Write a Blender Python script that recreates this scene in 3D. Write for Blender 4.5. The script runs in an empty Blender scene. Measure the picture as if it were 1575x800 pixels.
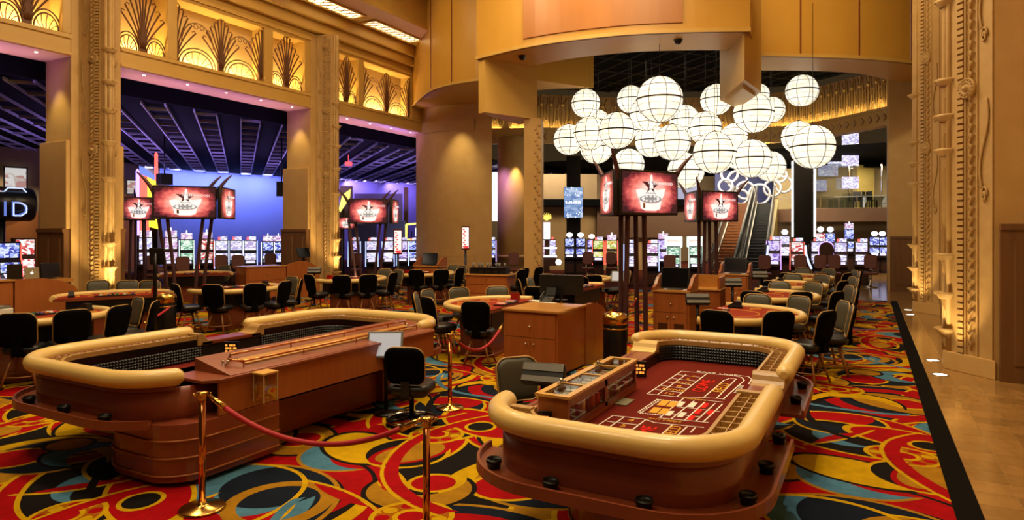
import bpy, bmesh, math, random
from mathutils import Vector, Matrix
random.seed(7)
PI = math.pi
C = bpy.context.scene.collection
SC = bpy.context.scene

# ------------------------------------------------------------ camera
F, H, HV = 1000.0, 2.2, 355.0            # focal length in pixels, eye height, horizon row (1575x800 frame)
TH = math.atan(549.0 / F)                # the hall axis (+Y) vanishes at column 1336
CT, ST = math.cos(TH), math.sin(TH)
cam = bpy.data.cameras.new('camera'); camo = bpy.data.objects.new('camera', cam); C.objects.link(camo)
camo.location = (0, 0, H); camo.rotation_euler = (PI / 2, 0, TH)
cam.sensor_width = 36.0; cam.lens = 36.0 * F / 1575.0; cam.shift_y = -45.0 / 1575.0
cam.clip_end = 300; cam.clip_start = .05
SC.camera = camo
# ------------------------------------------------------------ view, world
SC.view_settings.view_transform = 'Standard'
try: SC.view_settings.look = 'None'
except Exception: pass
SC.view_settings.exposure = 0.0; SC.view_settings.gamma = 1.0; SC.view_settings.use_curve_mapping = False
SC.cycles.max_bounces = 6; SC.cycles.diffuse_bounces = 3; SC.cycles.glossy_bounces = 3
SC.cycles.transmission_bounces = 4; SC.cycles.transparent_max_bounces = 8
SC.cycles.caustics_reflective = False; SC.cycles.caustics_refractive = False
SC.cycles.sample_clamp_indirect = 4.0; SC.cycles.use_denoising = True
W = bpy.data.worlds.new('world'); SC.world = W; W.use_nodes = True
W.node_tree.nodes['Background'].inputs[0].default_value = (1.0, .62, .28, 1)
W.node_tree.nodes['Background'].inputs[1].default_value = 0.035

def wd_(u, d, z):
    l = (u - 787.5) / F * d
    return (CT * l - ST * d, ST * l + CT * d, z)
def area(name, loc, size, power, col, rot=(0, 0, 0), sy=None, spread=None):
    l = bpy.data.lights.new(name, 'AREA'); l.energy = power; l.color = col; l.size = size
    if sy: l.shape = 'RECTANGLE'; l.size_y = sy
    if spread: l.spread = spread
    o = bpy.data.objects.new(name, l); o.location = loc; o.rotation_euler = rot; C.objects.link(o); return o
def aim(o, target):
    o.rotation_euler = (Vector(target) - o.location).to_track_quat('-Z', 'Y').to_euler()
def spot(name, loc, target, power, col, ang=50, blend=.6, r=.06):
    l = bpy.data.lights.new(name, 'SPOT'); l.energy = power; l.color = col
    l.spot_size = math.radians(ang); l.spot_blend = blend; l.shadow_soft_size = r
    o = bpy.data.objects.new(name, l); o.location = loc; C.objects.link(o); aim(o, target); return o
AMB = (1.0, .77, .44); WARM = (1.0, .84, .58); BLUE = (.32, .36, 1.0); PURP = (.45, .28, 1.0)
# ceiling lights of the hall (recessed panels above the frame)
for x, y, p in ((-3.0, 5.5, 420), (-3.0, 12.0, 520), (-10.0, 5.0, 380), (-11.0, 11.5, 420), (-7.0, 15.0, 300), (-5.5, .2, 330), (-1.0, -1.0, 200)):
    area('ceiling_panel_light', (x, y, 10.9), 2.2, p, AMB)
# downlights over the gaming tables
for x, y, p in ((-1.6, 5.6, 260), (-6.4, 5.4, 230), (-1.7, 11.0, 200), (-1.7, 15.5, 200), (-1.7, 20.0, 160), (-12.5, 6.0, 220), (-12.6, 11.0, 220), (-12.4, 15.5, 220), (-5.6, 10.3, 220), (-6.5, 16.0, 200), (1.6, 8.0, 70)):
    spot('table_downlight', (x, y, 10.8), (x, y, 0), p * 4.2, (1.0, .87, .64), 38, .8, .12)
# wall washers on the fascia and side piers
for loc, tg, p in (((-10.5, 12.5, 10.9), (-10.0, 18, 9.3), 500), ((-1.0, 15.5, 10.9), (-.5, 23, 9.2), 1500), ((-5.5, 11.5, 10.9), (-5.5, 17, 9.3), 350), ((-14.0, 15.5, 10.9), (-13.6, 21, 9.0), 350)):
    spot('wall_washer', loc, tg, p, AMB, 75, .9, .3)
# unseen fill lights added to brighten the rotunda, rear floor and club level
area('rotunda_fill', (-6.6, 27, 8.9), 5.0, 120, WARM)
area('club_fill', wd_(1290, 37.6, 6.0), 3.0, 260, (1.0, .86, .6), sy=1.5)
area('rear_floor_fill', (-8, 41, 6.2), 8.0, 700, WARM, sy=4); area('rear_floor_fill', (3, 40, 6.0), 4.0, 350, WARM, sy=3); area('rear_wall_fill', (-6, 38, 6.3), 9.0, 600, WARM, (math.radians(35), 0, 0), 1.0)
area('under_balcony_fill', (6.5, 38.0, 2.55), 5.0, 60, WARM, sy=2)
for a_, b_, p, s_ in ((wd_(855, 34.3, 6.1), wd_(860, 36, 3.4), 200, 2.0), (wd_(985, 32, 6.1), wd_(990, 37, 2.6), 300, 3.0), (wd_(1145, 31, 6.1), wd_(1145, 36, 2.0), 550, 2.0), (wd_(1300, 30.5, 5.9), wd_(1300, 35, 3.0), 260, 3.0), (wd_(780, 33, 6.0), wd_(775, 41, 3.0), 200, 2.0)):
    aim(area('rear_fill', a_, s_, p, WARM, sy=.6), b_)  # added fills that lift the dark rear walls, stairs and balcony front
# blue and violet wash of the left gaming floor
for k in range(5):
    q0, q1 = Vector(wd_(246, 38.4, 5.9)), Vector(wd_(452, 45.2, 5.9)); q = q0.lerp(q1, (k + .5) / 5); l_ = area('blue_wall_wash', q, 3.2, 150, BLUE, sy=.5); aim(l_, q + Vector((-.6, .42, -.85)))
for x, y in ((-25, 14.5), (-27, 19), (-27, 25), (-22, 27)): area('violet_ceiling_wash', (x, y, 3.2), 1.2, 260, PURP, (PI, 0, 0))
for u, d, p in ((500, 47, 200), (560, 49, 200), (625, 51, 200)):
    q = Vector(wd_(u, d, 5.9)); l_ = area('violet_wall_wash', q, 3.0, p, (.5, .36, 1.0), sy=.6); aim(l_, q + Vector((-.3, .8, -.8)))
for u in (-12, 42, 150, 215): spot('picture_spot', wd_(u, 28.0 + max(0, (u - 60) * .04), 5.9), wd_(u, 30.0 + max(0, (u - 60) * .047), 2.0), 420, WARM, 55)
area('left_bay_light', (-24, 8, 5.9), 3, 120, WARM)
LIGHTS_END = 1

# ------------------------------------------------------------ pixel -> world helpers (1575x800 frame)
def wd(u, d):
    l = (u - 787.5) / F * d
    return Vector((CT * l - ST * d, ST * l + CT * d, 0))
def at(u, v, z):
    p = wd(u, F * (H - z) / (v - HV)); p.z = z; return p
def atd(u, v, d):
    p = wd(u, d); p.z = H - (v - HV) / F * d; return p

# ------------------------------------------------------------ materials
def lin(c):
    return tuple((x / 12.92 if x <= .04045 else ((x + .055) / 1.055) ** 2.4) for x in c)
def hx(s):
    s = s.lstrip('#'); return lin(tuple(int(s[i:i + 2], 16) / 255 for i in (0, 2, 4)))
MATS = {}
def nmat(name):
    m = bpy.data.materials.new(name); m.use_nodes = True
    n = m.node_tree; return m, n, n.nodes['Principled BSDF']
def pm(name, c1, c2=None, scale=6, rough=.5, metal=0, bump=0, stretch=(1, 1, 1), detail=4, coat=0, emit=0, alpha=None, trans=0, bscale=None):
    if name in MATS: return MATS[name]
    m, n, b = nmat(name); L = n.links
    c1 = hx(c1) if isinstance(c1, str) else c1
    c2 = c1 if c2 is None else (hx(c2) if isinstance(c2, str) else c2)
    b.inputs['Roughness'].default_value = rough; b.inputs['Metallic'].default_value = metal
    if rough >= .8: b.inputs['Specular IOR Level'].default_value = .06
    if coat: b.inputs['Coat Weight'].default_value = coat; b.inputs['Coat Roughness'].default_value = .08
    if trans: b.inputs['Transmission Weight'].default_value = trans; b.inputs['IOR'].default_value = 1.1
    if alpha is not None: b.inputs['Alpha'].default_value = alpha
    tc = n.nodes.new('ShaderNodeTexCoord'); mp = n.nodes.new('ShaderNodeMapping'); mp.inputs['Scale'].default_value = stretch
    L.new(tc.outputs['Object'], mp.inputs['Vector'])
    nz = n.nodes.new('ShaderNodeTexNoise'); nz.inputs['Scale'].default_value = scale; nz.inputs['Detail'].default_value = detail
    L.new(mp.outputs[0], nz.inputs['Vector'])
    mx = n.nodes.new('ShaderNodeMix'); mx.data_type = 'RGBA'
    mx.inputs['A'].default_value = (*c1, 1); mx.inputs['B'].default_value = (*c2, 1)
    L.new(nz.outputs['Fac'], mx.inputs['Factor']); L.new(mx.outputs['Result'], b.inputs['Base Color'])
    if emit: L.new(mx.outputs['Result'], b.inputs['Emission Color']); b.inputs['Emission Strength'].default_value = emit
    if bump:
        bp = n.nodes.new('ShaderNodeBump'); bp.inputs['Strength'].default_value = bump; bp.inputs['Distance'].default_value = .02
        if bscale:
            nz2 = n.nodes.new('ShaderNodeTexNoise'); nz2.inputs['Scale'].default_value = bscale; nz2.inputs['Detail'].default_value = 3
            L.new(mp.outputs[0], nz2.inputs['Vector']); L.new(nz2.outputs['Fac'], bp.inputs['Height'])
        else: L.new(nz.outputs['Fac'], bp.inputs['Height'])
        L.new(bp.outputs[0], b.inputs['Normal'])
    MATS[name] = m; return m
def em(name, col, s):
    if name in MATS: return MATS[name]
    m, n, b = nmat(name); col = hx(col) if isinstance(col, str) else col
    b.inputs['Base Color'].default_value = (*[c * .5 for c in col], 1)
    b.inputs['Emission Color'].default_value = (*col, 1); b.inputs['Emission Strength'].default_value = s
    MATS[name] = m; return m

STONE = pm('sandstone', '#c9a468', '#b58c4e', 2.2, .62, bump=.10, bscale=40)
STONED = pm('sandstone_carved', '#c4a068', '#aa854a', 5, .6, bump=.12, bscale=60)
PLASTER = pm('gilded_plaster', '#cba456', '#bb9040', 1.2, .42, bump=.03, bscale=90)
PANELG = pm('gold_wall_panel', '#c9993e', '#bb8832', 1.0, .38, bump=.02, bscale=120)
PANELW = pm('orange_veneer', '#ae7030', '#9c5f24', 3, .4, stretch=(1, 1, .15), bump=.02)
WOODP = pm('wainscot_wood', '#7d5632', '#5e3d20', 3, .45, stretch=(3, 3, .3), bump=.04)
CHERRY = pm('cherry_wood', '#a8622e', '#8a4a1e', 3, .36, stretch=(4, 4, .5), bump=.02, coat=.15)
OAK = pm('oak_frame', '#d0a052', '#bb8a3e', 4, .35, stretch=(4, .6, 4), coat=.2)
CHERRYT = pm('cherry_top', '#c08a45', '#a8702f', 3, .3, stretch=(1, 4, 4), coat=.25)
DARKWOOD = pm('dark_red_wood', '#8a4426', '#6a2e18', 3, .38, stretch=(1, 1, 3), coat=.2)
MAROON = pm('maroon_laminate', '#8c422a', '#733320', 2, .33, coat=.25, bump=.01)
GOLDV = pm('tan_padded_vinyl', '#dcbb74', '#d0ad64', 8, .34, bump=.03, bscale=160, coat=.15)
LEATH = pm('black_vinyl', '#080707', '#0d0b0a', 20, .42, bump=.04, bscale=150)
SHELL = pm('black_seat_shell', '#040303', '#060505', 20, .85, bump=.02)
OLIVE = pm('olive_grey_vinyl', '#45402f', '#383426', 25, .5, bump=.05, bscale=140)
PIPING = pm('gold_piping', '#b48c4c', '#9a7438', 10, .4)
LEGW = pm('stool_leg_wood', '#9a6632', '#7d4d22', 6, .4, stretch=(3, 3, .6))
BRASS = pm('brass', '#d9b060', '#c89c48', 4, .2, 1.0)
COPPER = pm('polished_copper', '#d08a55', '#c07a48', 3, .12, 1.0)
CHROME = pm('chrome', '#c8c4bc', '#b8b4ac', 3, .12, 1.0)
BLACKM = pm('black_metal', '#0d0c0c', '#141210', 8, .35, .3)
BLACKP = pm('black_plastic', '#0a0a0b', '#111112', 8, .4)
GREYP = pm('grey_plastic', '#77756e', '#66645e', 8, .45)
FELT = pm('burgundy_felt', '#6b2016', '#5a1910', 60, .9, bump=.03)
FELTR = pm('red_felt', '#8e3422', '#7a2a1a', 60, .85, bump=.03)
RUBBER = pm('black_rubber', '#0b0b0b', '#121211', 14, .42)
ROPE = pm('red_velvet', '#b01326', '#94101f', 50, .7, bump=.2, bscale=120)
GLASS = None
def glassmat(name, tint=(1, 1, 1), mixf=.86, rough=.02):
    m = bpy.data.materials.new(name); m.use_nodes = True; n = m.node_tree; n.nodes.clear()
    o = n.nodes.new('ShaderNodeOutputMaterial'); t = n.nodes.new('ShaderNodeBsdfTransparent'); g = n.nodes.new('ShaderNodeBsdfGlossy'); x = n.nodes.new('ShaderNodeMixShader')
    t.inputs[0].default_value = (*tint, 1); g.inputs['Roughness'].default_value = rough; x.inputs[0].default_value = 1 - mixf
    n.links.new(t.outputs[0], x.inputs[1]); n.links.new(g.outputs[0], x.inputs[2]); n.links.new(x.outputs[0], o.inputs[0]); return m
GLASS = glassmat('clear_acrylic', (1, .97, .9), .86)
GLASSD = glassmat('smoked_glass', (.62, .66, .68), .86)

# ------------------------------------------------------------ mesh builder
class MB:
    def __init__(s): s.v = []; s.f = []; s.s = []
    def add(s, vs, fs, smooth=False):
        o = len(s.v); s.v += [tuple(p) for p in vs]; s.f += [tuple(i + o for i in f) for f in fs]; s.s += [smooth] * len(fs); return s
    def box(s, x0, x1, y0, y1, z0, z1, M=None):
        vs = [Vector((x, y, z)) for z in (z0, z1) for y in (y0, y1) for x in (x0, x1)]
        if M: vs = [M @ p for p in vs]
        return s.add(vs, [(0, 2, 3, 1), (4, 5, 7, 6), (0, 1, 5, 4), (2, 6, 7, 3), (0, 4, 6, 2), (1, 3, 7, 5)])
    def cbox(s, c, d, rz=0, rx=0, ry=0):
        M = Matrix.Translation(c) @ Matrix.Rotation(rz, 4, 'Z') @ Matrix.Rotation(rx, 4, 'X') @ Matrix.Rotation(ry, 4, 'Y')
        return s.box(-d[0] / 2, d[0] / 2, -d[1] / 2, d[1] / 2, -d[2] / 2, d[2] / 2, M)
    def prism(s, poly, z0, z1, M=None, smooth=False, caps=True):
        n = len(poly); vs = [Vector((p[0], p[1], z)) for z in (z0, z1) for p in poly]
        if M: vs = [M @ p for p in vs]
        o = len(s.v); s.v += [tuple(p) for p in vs]
        for i in range(n):
            j = (i + 1) % n; s.f.append((o + i, o + j, o + n + j, o + n + i)); s.s.append(smooth)
        if caps:
            s.f.append(tuple(o + i for i in range(n - 1, -1, -1))); s.f.append(tuple(o + n + i for i in range(n))); s.s += [False, False]
        return s
    def lathe(s, prof, c=(0, 0, 0), n=20, M=None, a0=0, a1=2 * PI, smooth=True):
        full = abs(a1 - a0 - 2 * PI) < 1e-4; m = n if full else n + 1
        vs = []
        for r, z in prof:
            for i in range(m):
                a = a0 + (a1 - a0) * i / n; vs.append(Vector((c[0] + r * math.cos(a), c[1] + r * math.sin(a), c[2] + z)))
        if M: vs = [M @ p for p in vs]
        fs = []
        for k in range(len(prof) - 1):
            for i in range(n):
                j = (i + 1) % m; fs.append((k * m + i, k * m + j, (k + 1) * m + j, (k + 1) * m + i))
        s.add(vs, fs, smooth)
        if full:
            o = len(s.v) - len(vs)
            if prof[0][0] > 1e-4: s.f.append(tuple(o + i for i in range(m))); s.s.append(False)
            if prof[-1][0] > 1e-4: s.f.append(tuple(o + (len(prof) - 1) * m + i for i in range(m))); s.s.append(False)
        return s
    def tube(s, pts, r, n=8, caps=True, closed=False, smooth=True):
        pts = [Vector(p) for p in pts]; N = len(pts); rs = r if isinstance(r, (list, tuple)) else [r] * N
        rows = []; up = None
        for i in range(N):
            a = pts[(i - 1) % N] if (closed or i > 0) else pts[i]; b = pts[(i + 1) % N] if (closed or i < N - 1) else pts[i]
            t = (b - a).normalized()
            if up is None:
                up = Vector((0, 0, 1)) if abs(t.z) < .9 else Vector((1, 0, 0))
            x = t.cross(up)
            if x.length < 1e-5: x = t.cross(Vector((0, 1, 0)))
            x.normalize(); y = x.cross(t).normalized(); up = y
            rows.append([pts[i] + (x * math.cos(2 * PI * k / n) + y * math.sin(2 * PI * k / n)) * rs[i] for k in range(n)])
        vs = [p for row in rows for p in row]; fs = []
        for i in range(N if closed else N - 1):
            i2 = (i + 1) % N
            for k in range(n):
                k2 = (k + 1) % n; fs.append((i * n + k, i * n + k2, i2 * n + k2, i2 * n + k))
        s.add(vs, fs, smooth)
        if caps and not closed:
            o = len(s.v) - len(vs); s.f.append(tuple(o + k for k in range(n))); s.f.append(tuple(o + (N - 1) * n + k for k in range(n))); s.s += [False, False]
        return s
    def loft(s, rows, closed_u=False, closed_v=False, smooth=True):
        n = len(rows[0]); m = len(rows); vs = [p for r in rows for p in r]; fs = []
        for i in range(m if closed_v else m - 1):
            for k in range(n if closed_u else n - 1):
                a, b = i, (i + 1) % m; k2 = (k + 1) % n
                fs.append((a * n + k, a * n + k2, b * n + k2, b * n + k))
        return s.add(vs, fs, smooth)
    def sphere(s, c, r, n=16, m=10, sz=1):
        prof = [(r * math.sin(PI * k / m), -r * sz * math.cos(PI * k / m)) for k in range(m + 1)]
        return s.lathe(prof, c, n)
    def plate(s, w, h, t, rad, M, seg=4, bev=0.0):
        """rounded plate in the local XZ plane, thickness t along Y (0..t), bevelled rims"""
        def ol(i): 
            pts = []
            ww, hh, rr = w / 2 - i, h / 2 - i, max(rad - i, .001)
            for cx, cz, a in ((ww - rr, hh - rr, 0), (-ww + rr, hh - rr, 90), (-ww + rr, -hh + rr, 180), (ww - rr, -hh + rr, 270)):
                for k in range(seg + 1):
                    q = math.radians(a + 90 * k / seg); pts.append((cx + rr * math.cos(q), cz + rr * math.sin(q)))
            return pts
        b = bev
        rows = [[M @ Vector((x, y, z)) for x, z in ol(i)] for i, y in (((b, 0), (0, b), (0, t - b), (b, t)) if b else ((0, 0), (0, t)))]
        o = len(s.v); n = len(rows[0]); s.loft(rows, closed_u=True, smooth=bool(b))
        s.f.append(tuple(o + k for k in range(n))); s.f.append(tuple(o + (len(rows) - 1) * n + k for k in range(n))); s.s += [False, False]
        return s
    def build(s, name, mat, parent=None, loc=None, bevel=0, kind=None, label=None):
        me = bpy.data.meshes.new(name); me.from_pydata(s.v, [], s.f)
        bm = bmesh.new(); bm.from_mesh(me)
        for f, sm in zip(bm.faces, s.s): f.smooth = sm
        bmesh.ops.recalc_face_normals(bm, faces=bm.faces)
        if bevel:
            es = [e for e in bm.edges if len(e.link_faces) == 2 and e.calc_face_angle(0) > .6]
            bmesh.ops.bevel(bm, geom=es, offset=bevel, segments=2, affect='EDGES', profile=.6)
        bm.to_mesh(me); bm.free(); me.materials.append(mat)
        o = bpy.data.objects.new(name, me); C.objects.link(o)
        if parent: o.parent = parent
        if loc is not None: o.location = loc
        if kind: o['kind'] = kind
        if label: o['label'] = label
        return o
def B(*a, **k): return MB().box(*a, **k)
def tag(o, label, cat, group=None):
    o['label'] = label; o['category'] = cat
    if group: o['group'] = group
    return o
def struct(o): o['kind'] = 'structure'; return o
def thing(name, label, cat, loc=(0, 0, 0), rz=0, group=None):
    o = bpy.data.objects.new(name, None); o.empty_display_size = .1; C.objects.link(o)
    o.location = loc; o.rotation_euler = (0, 0, rz); return tag(o, label, cat, group)
def group_structure(name):
    o = bpy.data.objects.new(name, None); C.objects.link(o); o['kind'] = 'structure'; return o
def dup(root, loc, rz, label, group=None):
    r = root.copy(); C.objects.link(r); r.location = loc; r.rotation_euler = (0, 0, rz); r['label'] = label
    if group: r['group'] = group
    for ch in list(root.children):
        c = ch.copy(); C.objects.link(c); c.parent = r
        for g in list(ch.children):
            d = g.copy(); C.objects.link(d); d.parent = c
    return r
def face_cam(p): return math.atan2(-p[0], p[1])       # local -Y turned to the eye
TXT = {}
def text_mesh(body, size, ext=.002):
    k = (body, size, ext)
    if k in TXT: return TXT[k]
    cu = bpy.data.curves.new('t', 'FONT'); cu.body = body; cu.size = size; cu.align_x = 'CENTER'; cu.align_y = 'CENTER'; cu.extrude = ext; cu.resolution_u = 2
    o = bpy.data.objects.new('t', cu); C.objects.link(o)
    bpy.context.view_layer.update()
    me = bpy.data.meshes.new_from_object(o.evaluated_get(bpy.context.evaluated_depsgraph_get()))
    bpy.data.objects.remove(o); bpy.data.curves.remove(cu); TXT[k] = me; return me
def text(name, body, size, mat, parent, M, sx=1):
    me = text_mesh(body, size).copy(); me.materials.clear(); me.materials.append(mat); me.transform(M @ Matrix.Diagonal((sx, 1, 1, 1)))
    o = bpy.data.objects.new(name, me); C.objects.link(o); o.parent = parent; return o
STAND = Matrix.Rotation(PI / 2, 4, 'X')               # text lying in XY -> standing, readable from -Y
# ============================================================ SETTING
G = 1.1
X0, TK = -15.5 * G, 1.15                      # left arcade: face and thickness
# ---- carpet material: a mirrored art-deco tile painted from discs and rings
def carpet_mat():
    m, n, b = nmat('art_deco_carpet'); L = n.links; N = n.nodes
    tc = N.new('ShaderNodeTexCoord'); mp = N.new('ShaderNodeMapping')
    mp.inputs['Rotation'].default_value = (0, 0, math.radians(24)); mp.inputs['Scale'].default_value = (.30, .30, .30); mp.inputs['Location'].default_value = (.1, .05, 0)
    L.new(tc.outputs['Object'], mp.inputs[0])
    nz = N.new('ShaderNodeTexNoise'); nz.inputs['Scale'].default_value = 1.1; nz.inputs['Detail'].default_value = 1
    L.new(mp.outputs[0], nz.inputs['Vector'])
    wv = N.new('ShaderNodeVectorMath'); wv.operation = 'MULTIPLY_ADD'; wv.inputs[1].default_value = (.16, .16, 0)
    L.new(nz.outputs['Color'], wv.inputs[0]); L.new(mp.outputs[0], wv.inputs[2])
    fl = N.new('ShaderNodeVectorMath'); fl.operation = 'MULTIPLY'; fl.inputs[1].default_value = (1, 1, 0); L.new(wv.outputs[0], fl.inputs[0])
    P = fl.outputs[0]
    def mth(op, a, bb=None, c=None):
        q = N.new('ShaderNodeMath'); q.operation = op
        for i, x in enumerate((a, bb, c)):
            if x is None: continue
            if isinstance(x, (int, float)): q.inputs[i].default_value = x
            else: L.new(x, q.inputs[i])
        return q.outputs[0]
    def dist(cx, cy, sx=1, sy=1):
        a = N.new('ShaderNodeVectorMath'); a.operation = 'ADD'; L.new(P, a.inputs[0]); a.inputs[1].default_value = (.5 - cx, .5 - cy, 0)
        f = N.new('ShaderNodeVectorMath'); f.operation = 'FRACTION'; L.new(a.outputs[0], f.inputs[0])
        v = N.new('ShaderNodeVectorMath'); v.operation = 'MULTIPLY_ADD'; L.new(f.outputs[0], v.inputs[0]); v.inputs[1].default_value = (sx, sy, 0); v.inputs[2].default_value = (-.5 * sx, -.5 * sy, 0)
        ln = N.new('ShaderNodeVectorMath'); ln.operation = 'LENGTH'; L.new(v.outputs[0], ln.inputs[0]); return ln.outputs['Value']
    pal = {k: hx(v) for k, v in dict(k='#15100f', r='#a81a1e', m='#74101a', g='#ab7d36', y='#d0a63c', n='#141c2a', b='#55809a', o='#a8601e').items()}
    state = [None]
    def paint(mask, c):
        mx = N.new('ShaderNodeMix'); mx.data_type = 'RGBA'; L.new(mask, mx.inputs['Factor'])
        if state[0] is None: mx.inputs['A'].default_value = (*pal['r'], 1)
        else: L.new(state[0], mx.inputs['A'])
        mx.inputs['B'].default_value = (*pal[c], 1); state[0] = mx.outputs['Result']
    def disc(cx, cy, r, c, sx=1, sy=1, rim=None, ring=None, cut=None, inside=None):
        d = dist(cx, cy, sx, sy)
        if ring: mk = mth('COMPARE', d, r, ring)
        else: mk = mth('LESS_THAN', d, r)
        if cut: mk = mth('MULTIPLY', mk, mth('GREATER_THAN', dist(*cut[:2]), cut[2]))
        if inside: mk = mth('MULTIPLY', mk, mth('LESS_THAN', dist(*inside[:2]), inside[2]))
        paint(mk, c)
        if rim:
            mk = mth('COMPARE', d, r, .006)
            if cut: mk = mth('MULTIPLY', mk, mth('GREATER_THAN', dist(*cut[:2]), cut[2]))
            paint(mk, rim)
    disc(.15, .2, .47, 'g', rim='k'); disc(.6, .75, .46, 'k', rim='y'); disc(.95, .6, .34, 'm', rim='g')
    disc(.5, .3, .40, 'k', rim='y'); disc(.1, .75, .33, 'n', rim='g'); disc(.3, .05, .26, 'r', rim='y')
    # great ring with offset crescents
    disc(.55, .6, .36, 'r', rim='y'); disc(.57, .58, .31, 'k', rim='y'); disc(.62, .55, .30, 'y', rim='k', cut=(.54, .62, .25)); disc(.50, .66, .25, 'r', rim='k', cut=(.56, .60, .21))
    disc(.53, .60, .20, 'n', sx=.8, rim='g'); disc(.50, .58, .17, 'b', sx=.7, cut=(.48, .67, .15)); disc(.58, .55, .13, 'r', cut=(.53, .6, .11), rim='y'); disc(.60, .64, .12, 'g', ring=.018); disc(.45, .52, .22, 'y', ring=.007); disc(.58, .62, .27, 'r', ring=.016, inside=(.75, .6, .3))
    # leaf and comet shapes
    disc(.18, .3, .25, 'r', rim='y', cut=(.26, .22, .2)); disc(.22, .26, .16, 'k', sx=.7, rim='y'); disc(.2, .27, .10, 'b', cut=(.25, .3, .09)); disc(.1, .4, .14, 'n', rim='y', cut=(.05, .46, .12))
    disc(.88, .18, .24, 'y', rim='k', cut=(.97, .12, .22)); disc(.86, .22, .17, 'n', rim='g', cut=(.9, .3, .13)); disc(.83, .13, .09, 'r', rim='y'); disc(.92, .3, .12, 'b', rim='k', cut=(.98, .34, .1)); disc(.78, .28, .07, 'g', rim='k')
    disc(.08, .8, .2, 'r', ring=.03); disc(.1, .82, .13, 'g', rim='k', sx=.75); disc(.12, .84, .07, 'r', rim='y'); disc(.0, .7, .16, 'y', rim='k', cut=(.05, .64, .15))
    disc(.35, .92, .15, 'b', rim='g', cut=(.4, .98, .13)); disc(.32, .96, .1, 'y', rim='k', sx=.6); disc(.45, .05, .12, 'k', rim='y'); disc(.46, .06, .07, 'g', sy=.6, rim='r')
    disc(.72, .95, .13, 'g', rim='k', cut=(.66, .99, .11)); disc(.7, .0, .06, 'r', rim='y'); disc(.35, .38, .1, 'r', rim='y', sx=.5); disc(.38, .36, .05, 'k', rim='y')
    # rosettes
    for cx, cy in ((.86, .86), (.36, .20)):
        disc(cx, cy, .085, 'o', rim='y')
        for k in range(9): disc(cx + .062 * math.cos(2 * PI * k / 9), cy + .062 * math.sin(2 * PI * k / 9), .016, 'y' if k % 2 else 'r')
        disc(cx, cy, .035, 'r', rim='y')
    # sweeping ribbons
    disc(.75, .35, .44, 'r', ring=.018, inside=(.55, .15, .4)); disc(.75, .35, .465, 'y', ring=.005, inside=(.55, .15, .42)); disc(.3, .65, .40, 'k', ring=.012, inside=(.1, .5, .3)); disc(.9, .9, .36, 'b', ring=.012, inside=(.9, .62, .3));
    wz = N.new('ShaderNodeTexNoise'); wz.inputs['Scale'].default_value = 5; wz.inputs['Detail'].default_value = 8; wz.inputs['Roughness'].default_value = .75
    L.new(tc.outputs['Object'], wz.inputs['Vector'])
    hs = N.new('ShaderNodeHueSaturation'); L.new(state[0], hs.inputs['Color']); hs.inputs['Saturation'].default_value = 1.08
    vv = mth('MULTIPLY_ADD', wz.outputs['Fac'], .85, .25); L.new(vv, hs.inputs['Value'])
    L.new(hs.outputs[0], b.inputs['Base Color']); b.inputs['Roughness'].default_value = .95; b.inputs['Specular IOR Level'].default_value = .1
    return m
CARPET = carpet_mat()
CARP2 = pm('far_carpet', '#5a2418', '#33140f', 5, .95)
STRIP = pm('black_border_carpet', '#090604', '#0e0a06', 30, .9)
def marble_mat(name, brick=False):
    m, n, b = nmat(name); L = n.links; N = n.nodes
    tc = N.new('ShaderNodeTexCoord'); oi = N.new('ShaderNodeObjectInfo')
    ad = N.new('ShaderNodeVectorMath'); L.new(tc.outputs['Object'], ad.inputs[0])
    ad.operation = 'MULTIPLY_ADD'; ad.inputs[1].default_value = (3.0, 1.2, 1); L.new(oi.outputs['Random'], ad.inputs[2])
    nz = N.new('ShaderNodeTexNoise'); nz.inputs['Scale'].default_value = 2.2; nz.inputs['Detail'].default_value = 7; nz.inputs['Distortion'].default_value = .8
    L.new(ad.outputs[0], nz.inputs['Vector'])
    mx = N.new('ShaderNodeMix'); mx.data_type = 'RGBA'; mx.inputs['A'].default_value = (*hx('#a37c48'), 1); mx.inputs['B'].default_value = (*hx('#7d592d'), 1); L.new(nz.outputs['Fac'], mx.inputs['Factor'])
    hs = N.new('ShaderNodeHueSaturation'); L.new(mx.outputs['Result'], hs.inputs['Color'])
    q = N.new('ShaderNodeMath'); q.operation = 'MULTIPLY_ADD'; q.inputs[1].default_value = .3; q.inputs[2].default_value = .85; L.new(oi.outputs['Random'], q.inputs[0]); L.new(q.outputs[0], hs.inputs['Value'])
    out = hs.outputs[0]
    if brick:
        br = N.new('ShaderNodeTexBrick'); br.offset = 0; br.inputs['Scale'].default_value = 1; br.inputs['Brick Width'].default_value = .3; br.inputs['Row Height'].default_value = .3; br.inputs['Mortar Size'].default_value = .004
        mpp = N.new('ShaderNodeMapping'); mpp.inputs['Location'].default_value = (-.78, -.1, 0); L.new(tc.outputs['Object'], mpp.inputs[0]); L.new(mpp.outputs[0], br.inputs['Vector'])
        L.new(out, br.inputs['Color1']); L.new(out, br.inputs['Color2']); br.inputs['Mortar'].default_value = (*hx('#c9a76c'), 1); out = br.outputs['Color']
    L.new(out, b.inputs['Base Color']); b.inputs['Roughness'].default_value = .13; b.inputs['Specular IOR Level'].default_value = .6
    MATS[name] = m; return m
MARB, MARBG = marble_mat('polished_marble_tile'), marble_mat('polished_marble_floor', True)
GROUT = pm('pale_grout', '#c9a76c', '#b8965c', 12, .6)
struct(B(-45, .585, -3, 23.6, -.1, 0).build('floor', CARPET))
struct(B(.585, .775, -3, 23.6, -.1, .002).build('trim_1', STRIP))
struct(B(-45, -2.2, 23.6, 60, -.1, -.001).build('floor', CARP2))
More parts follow.
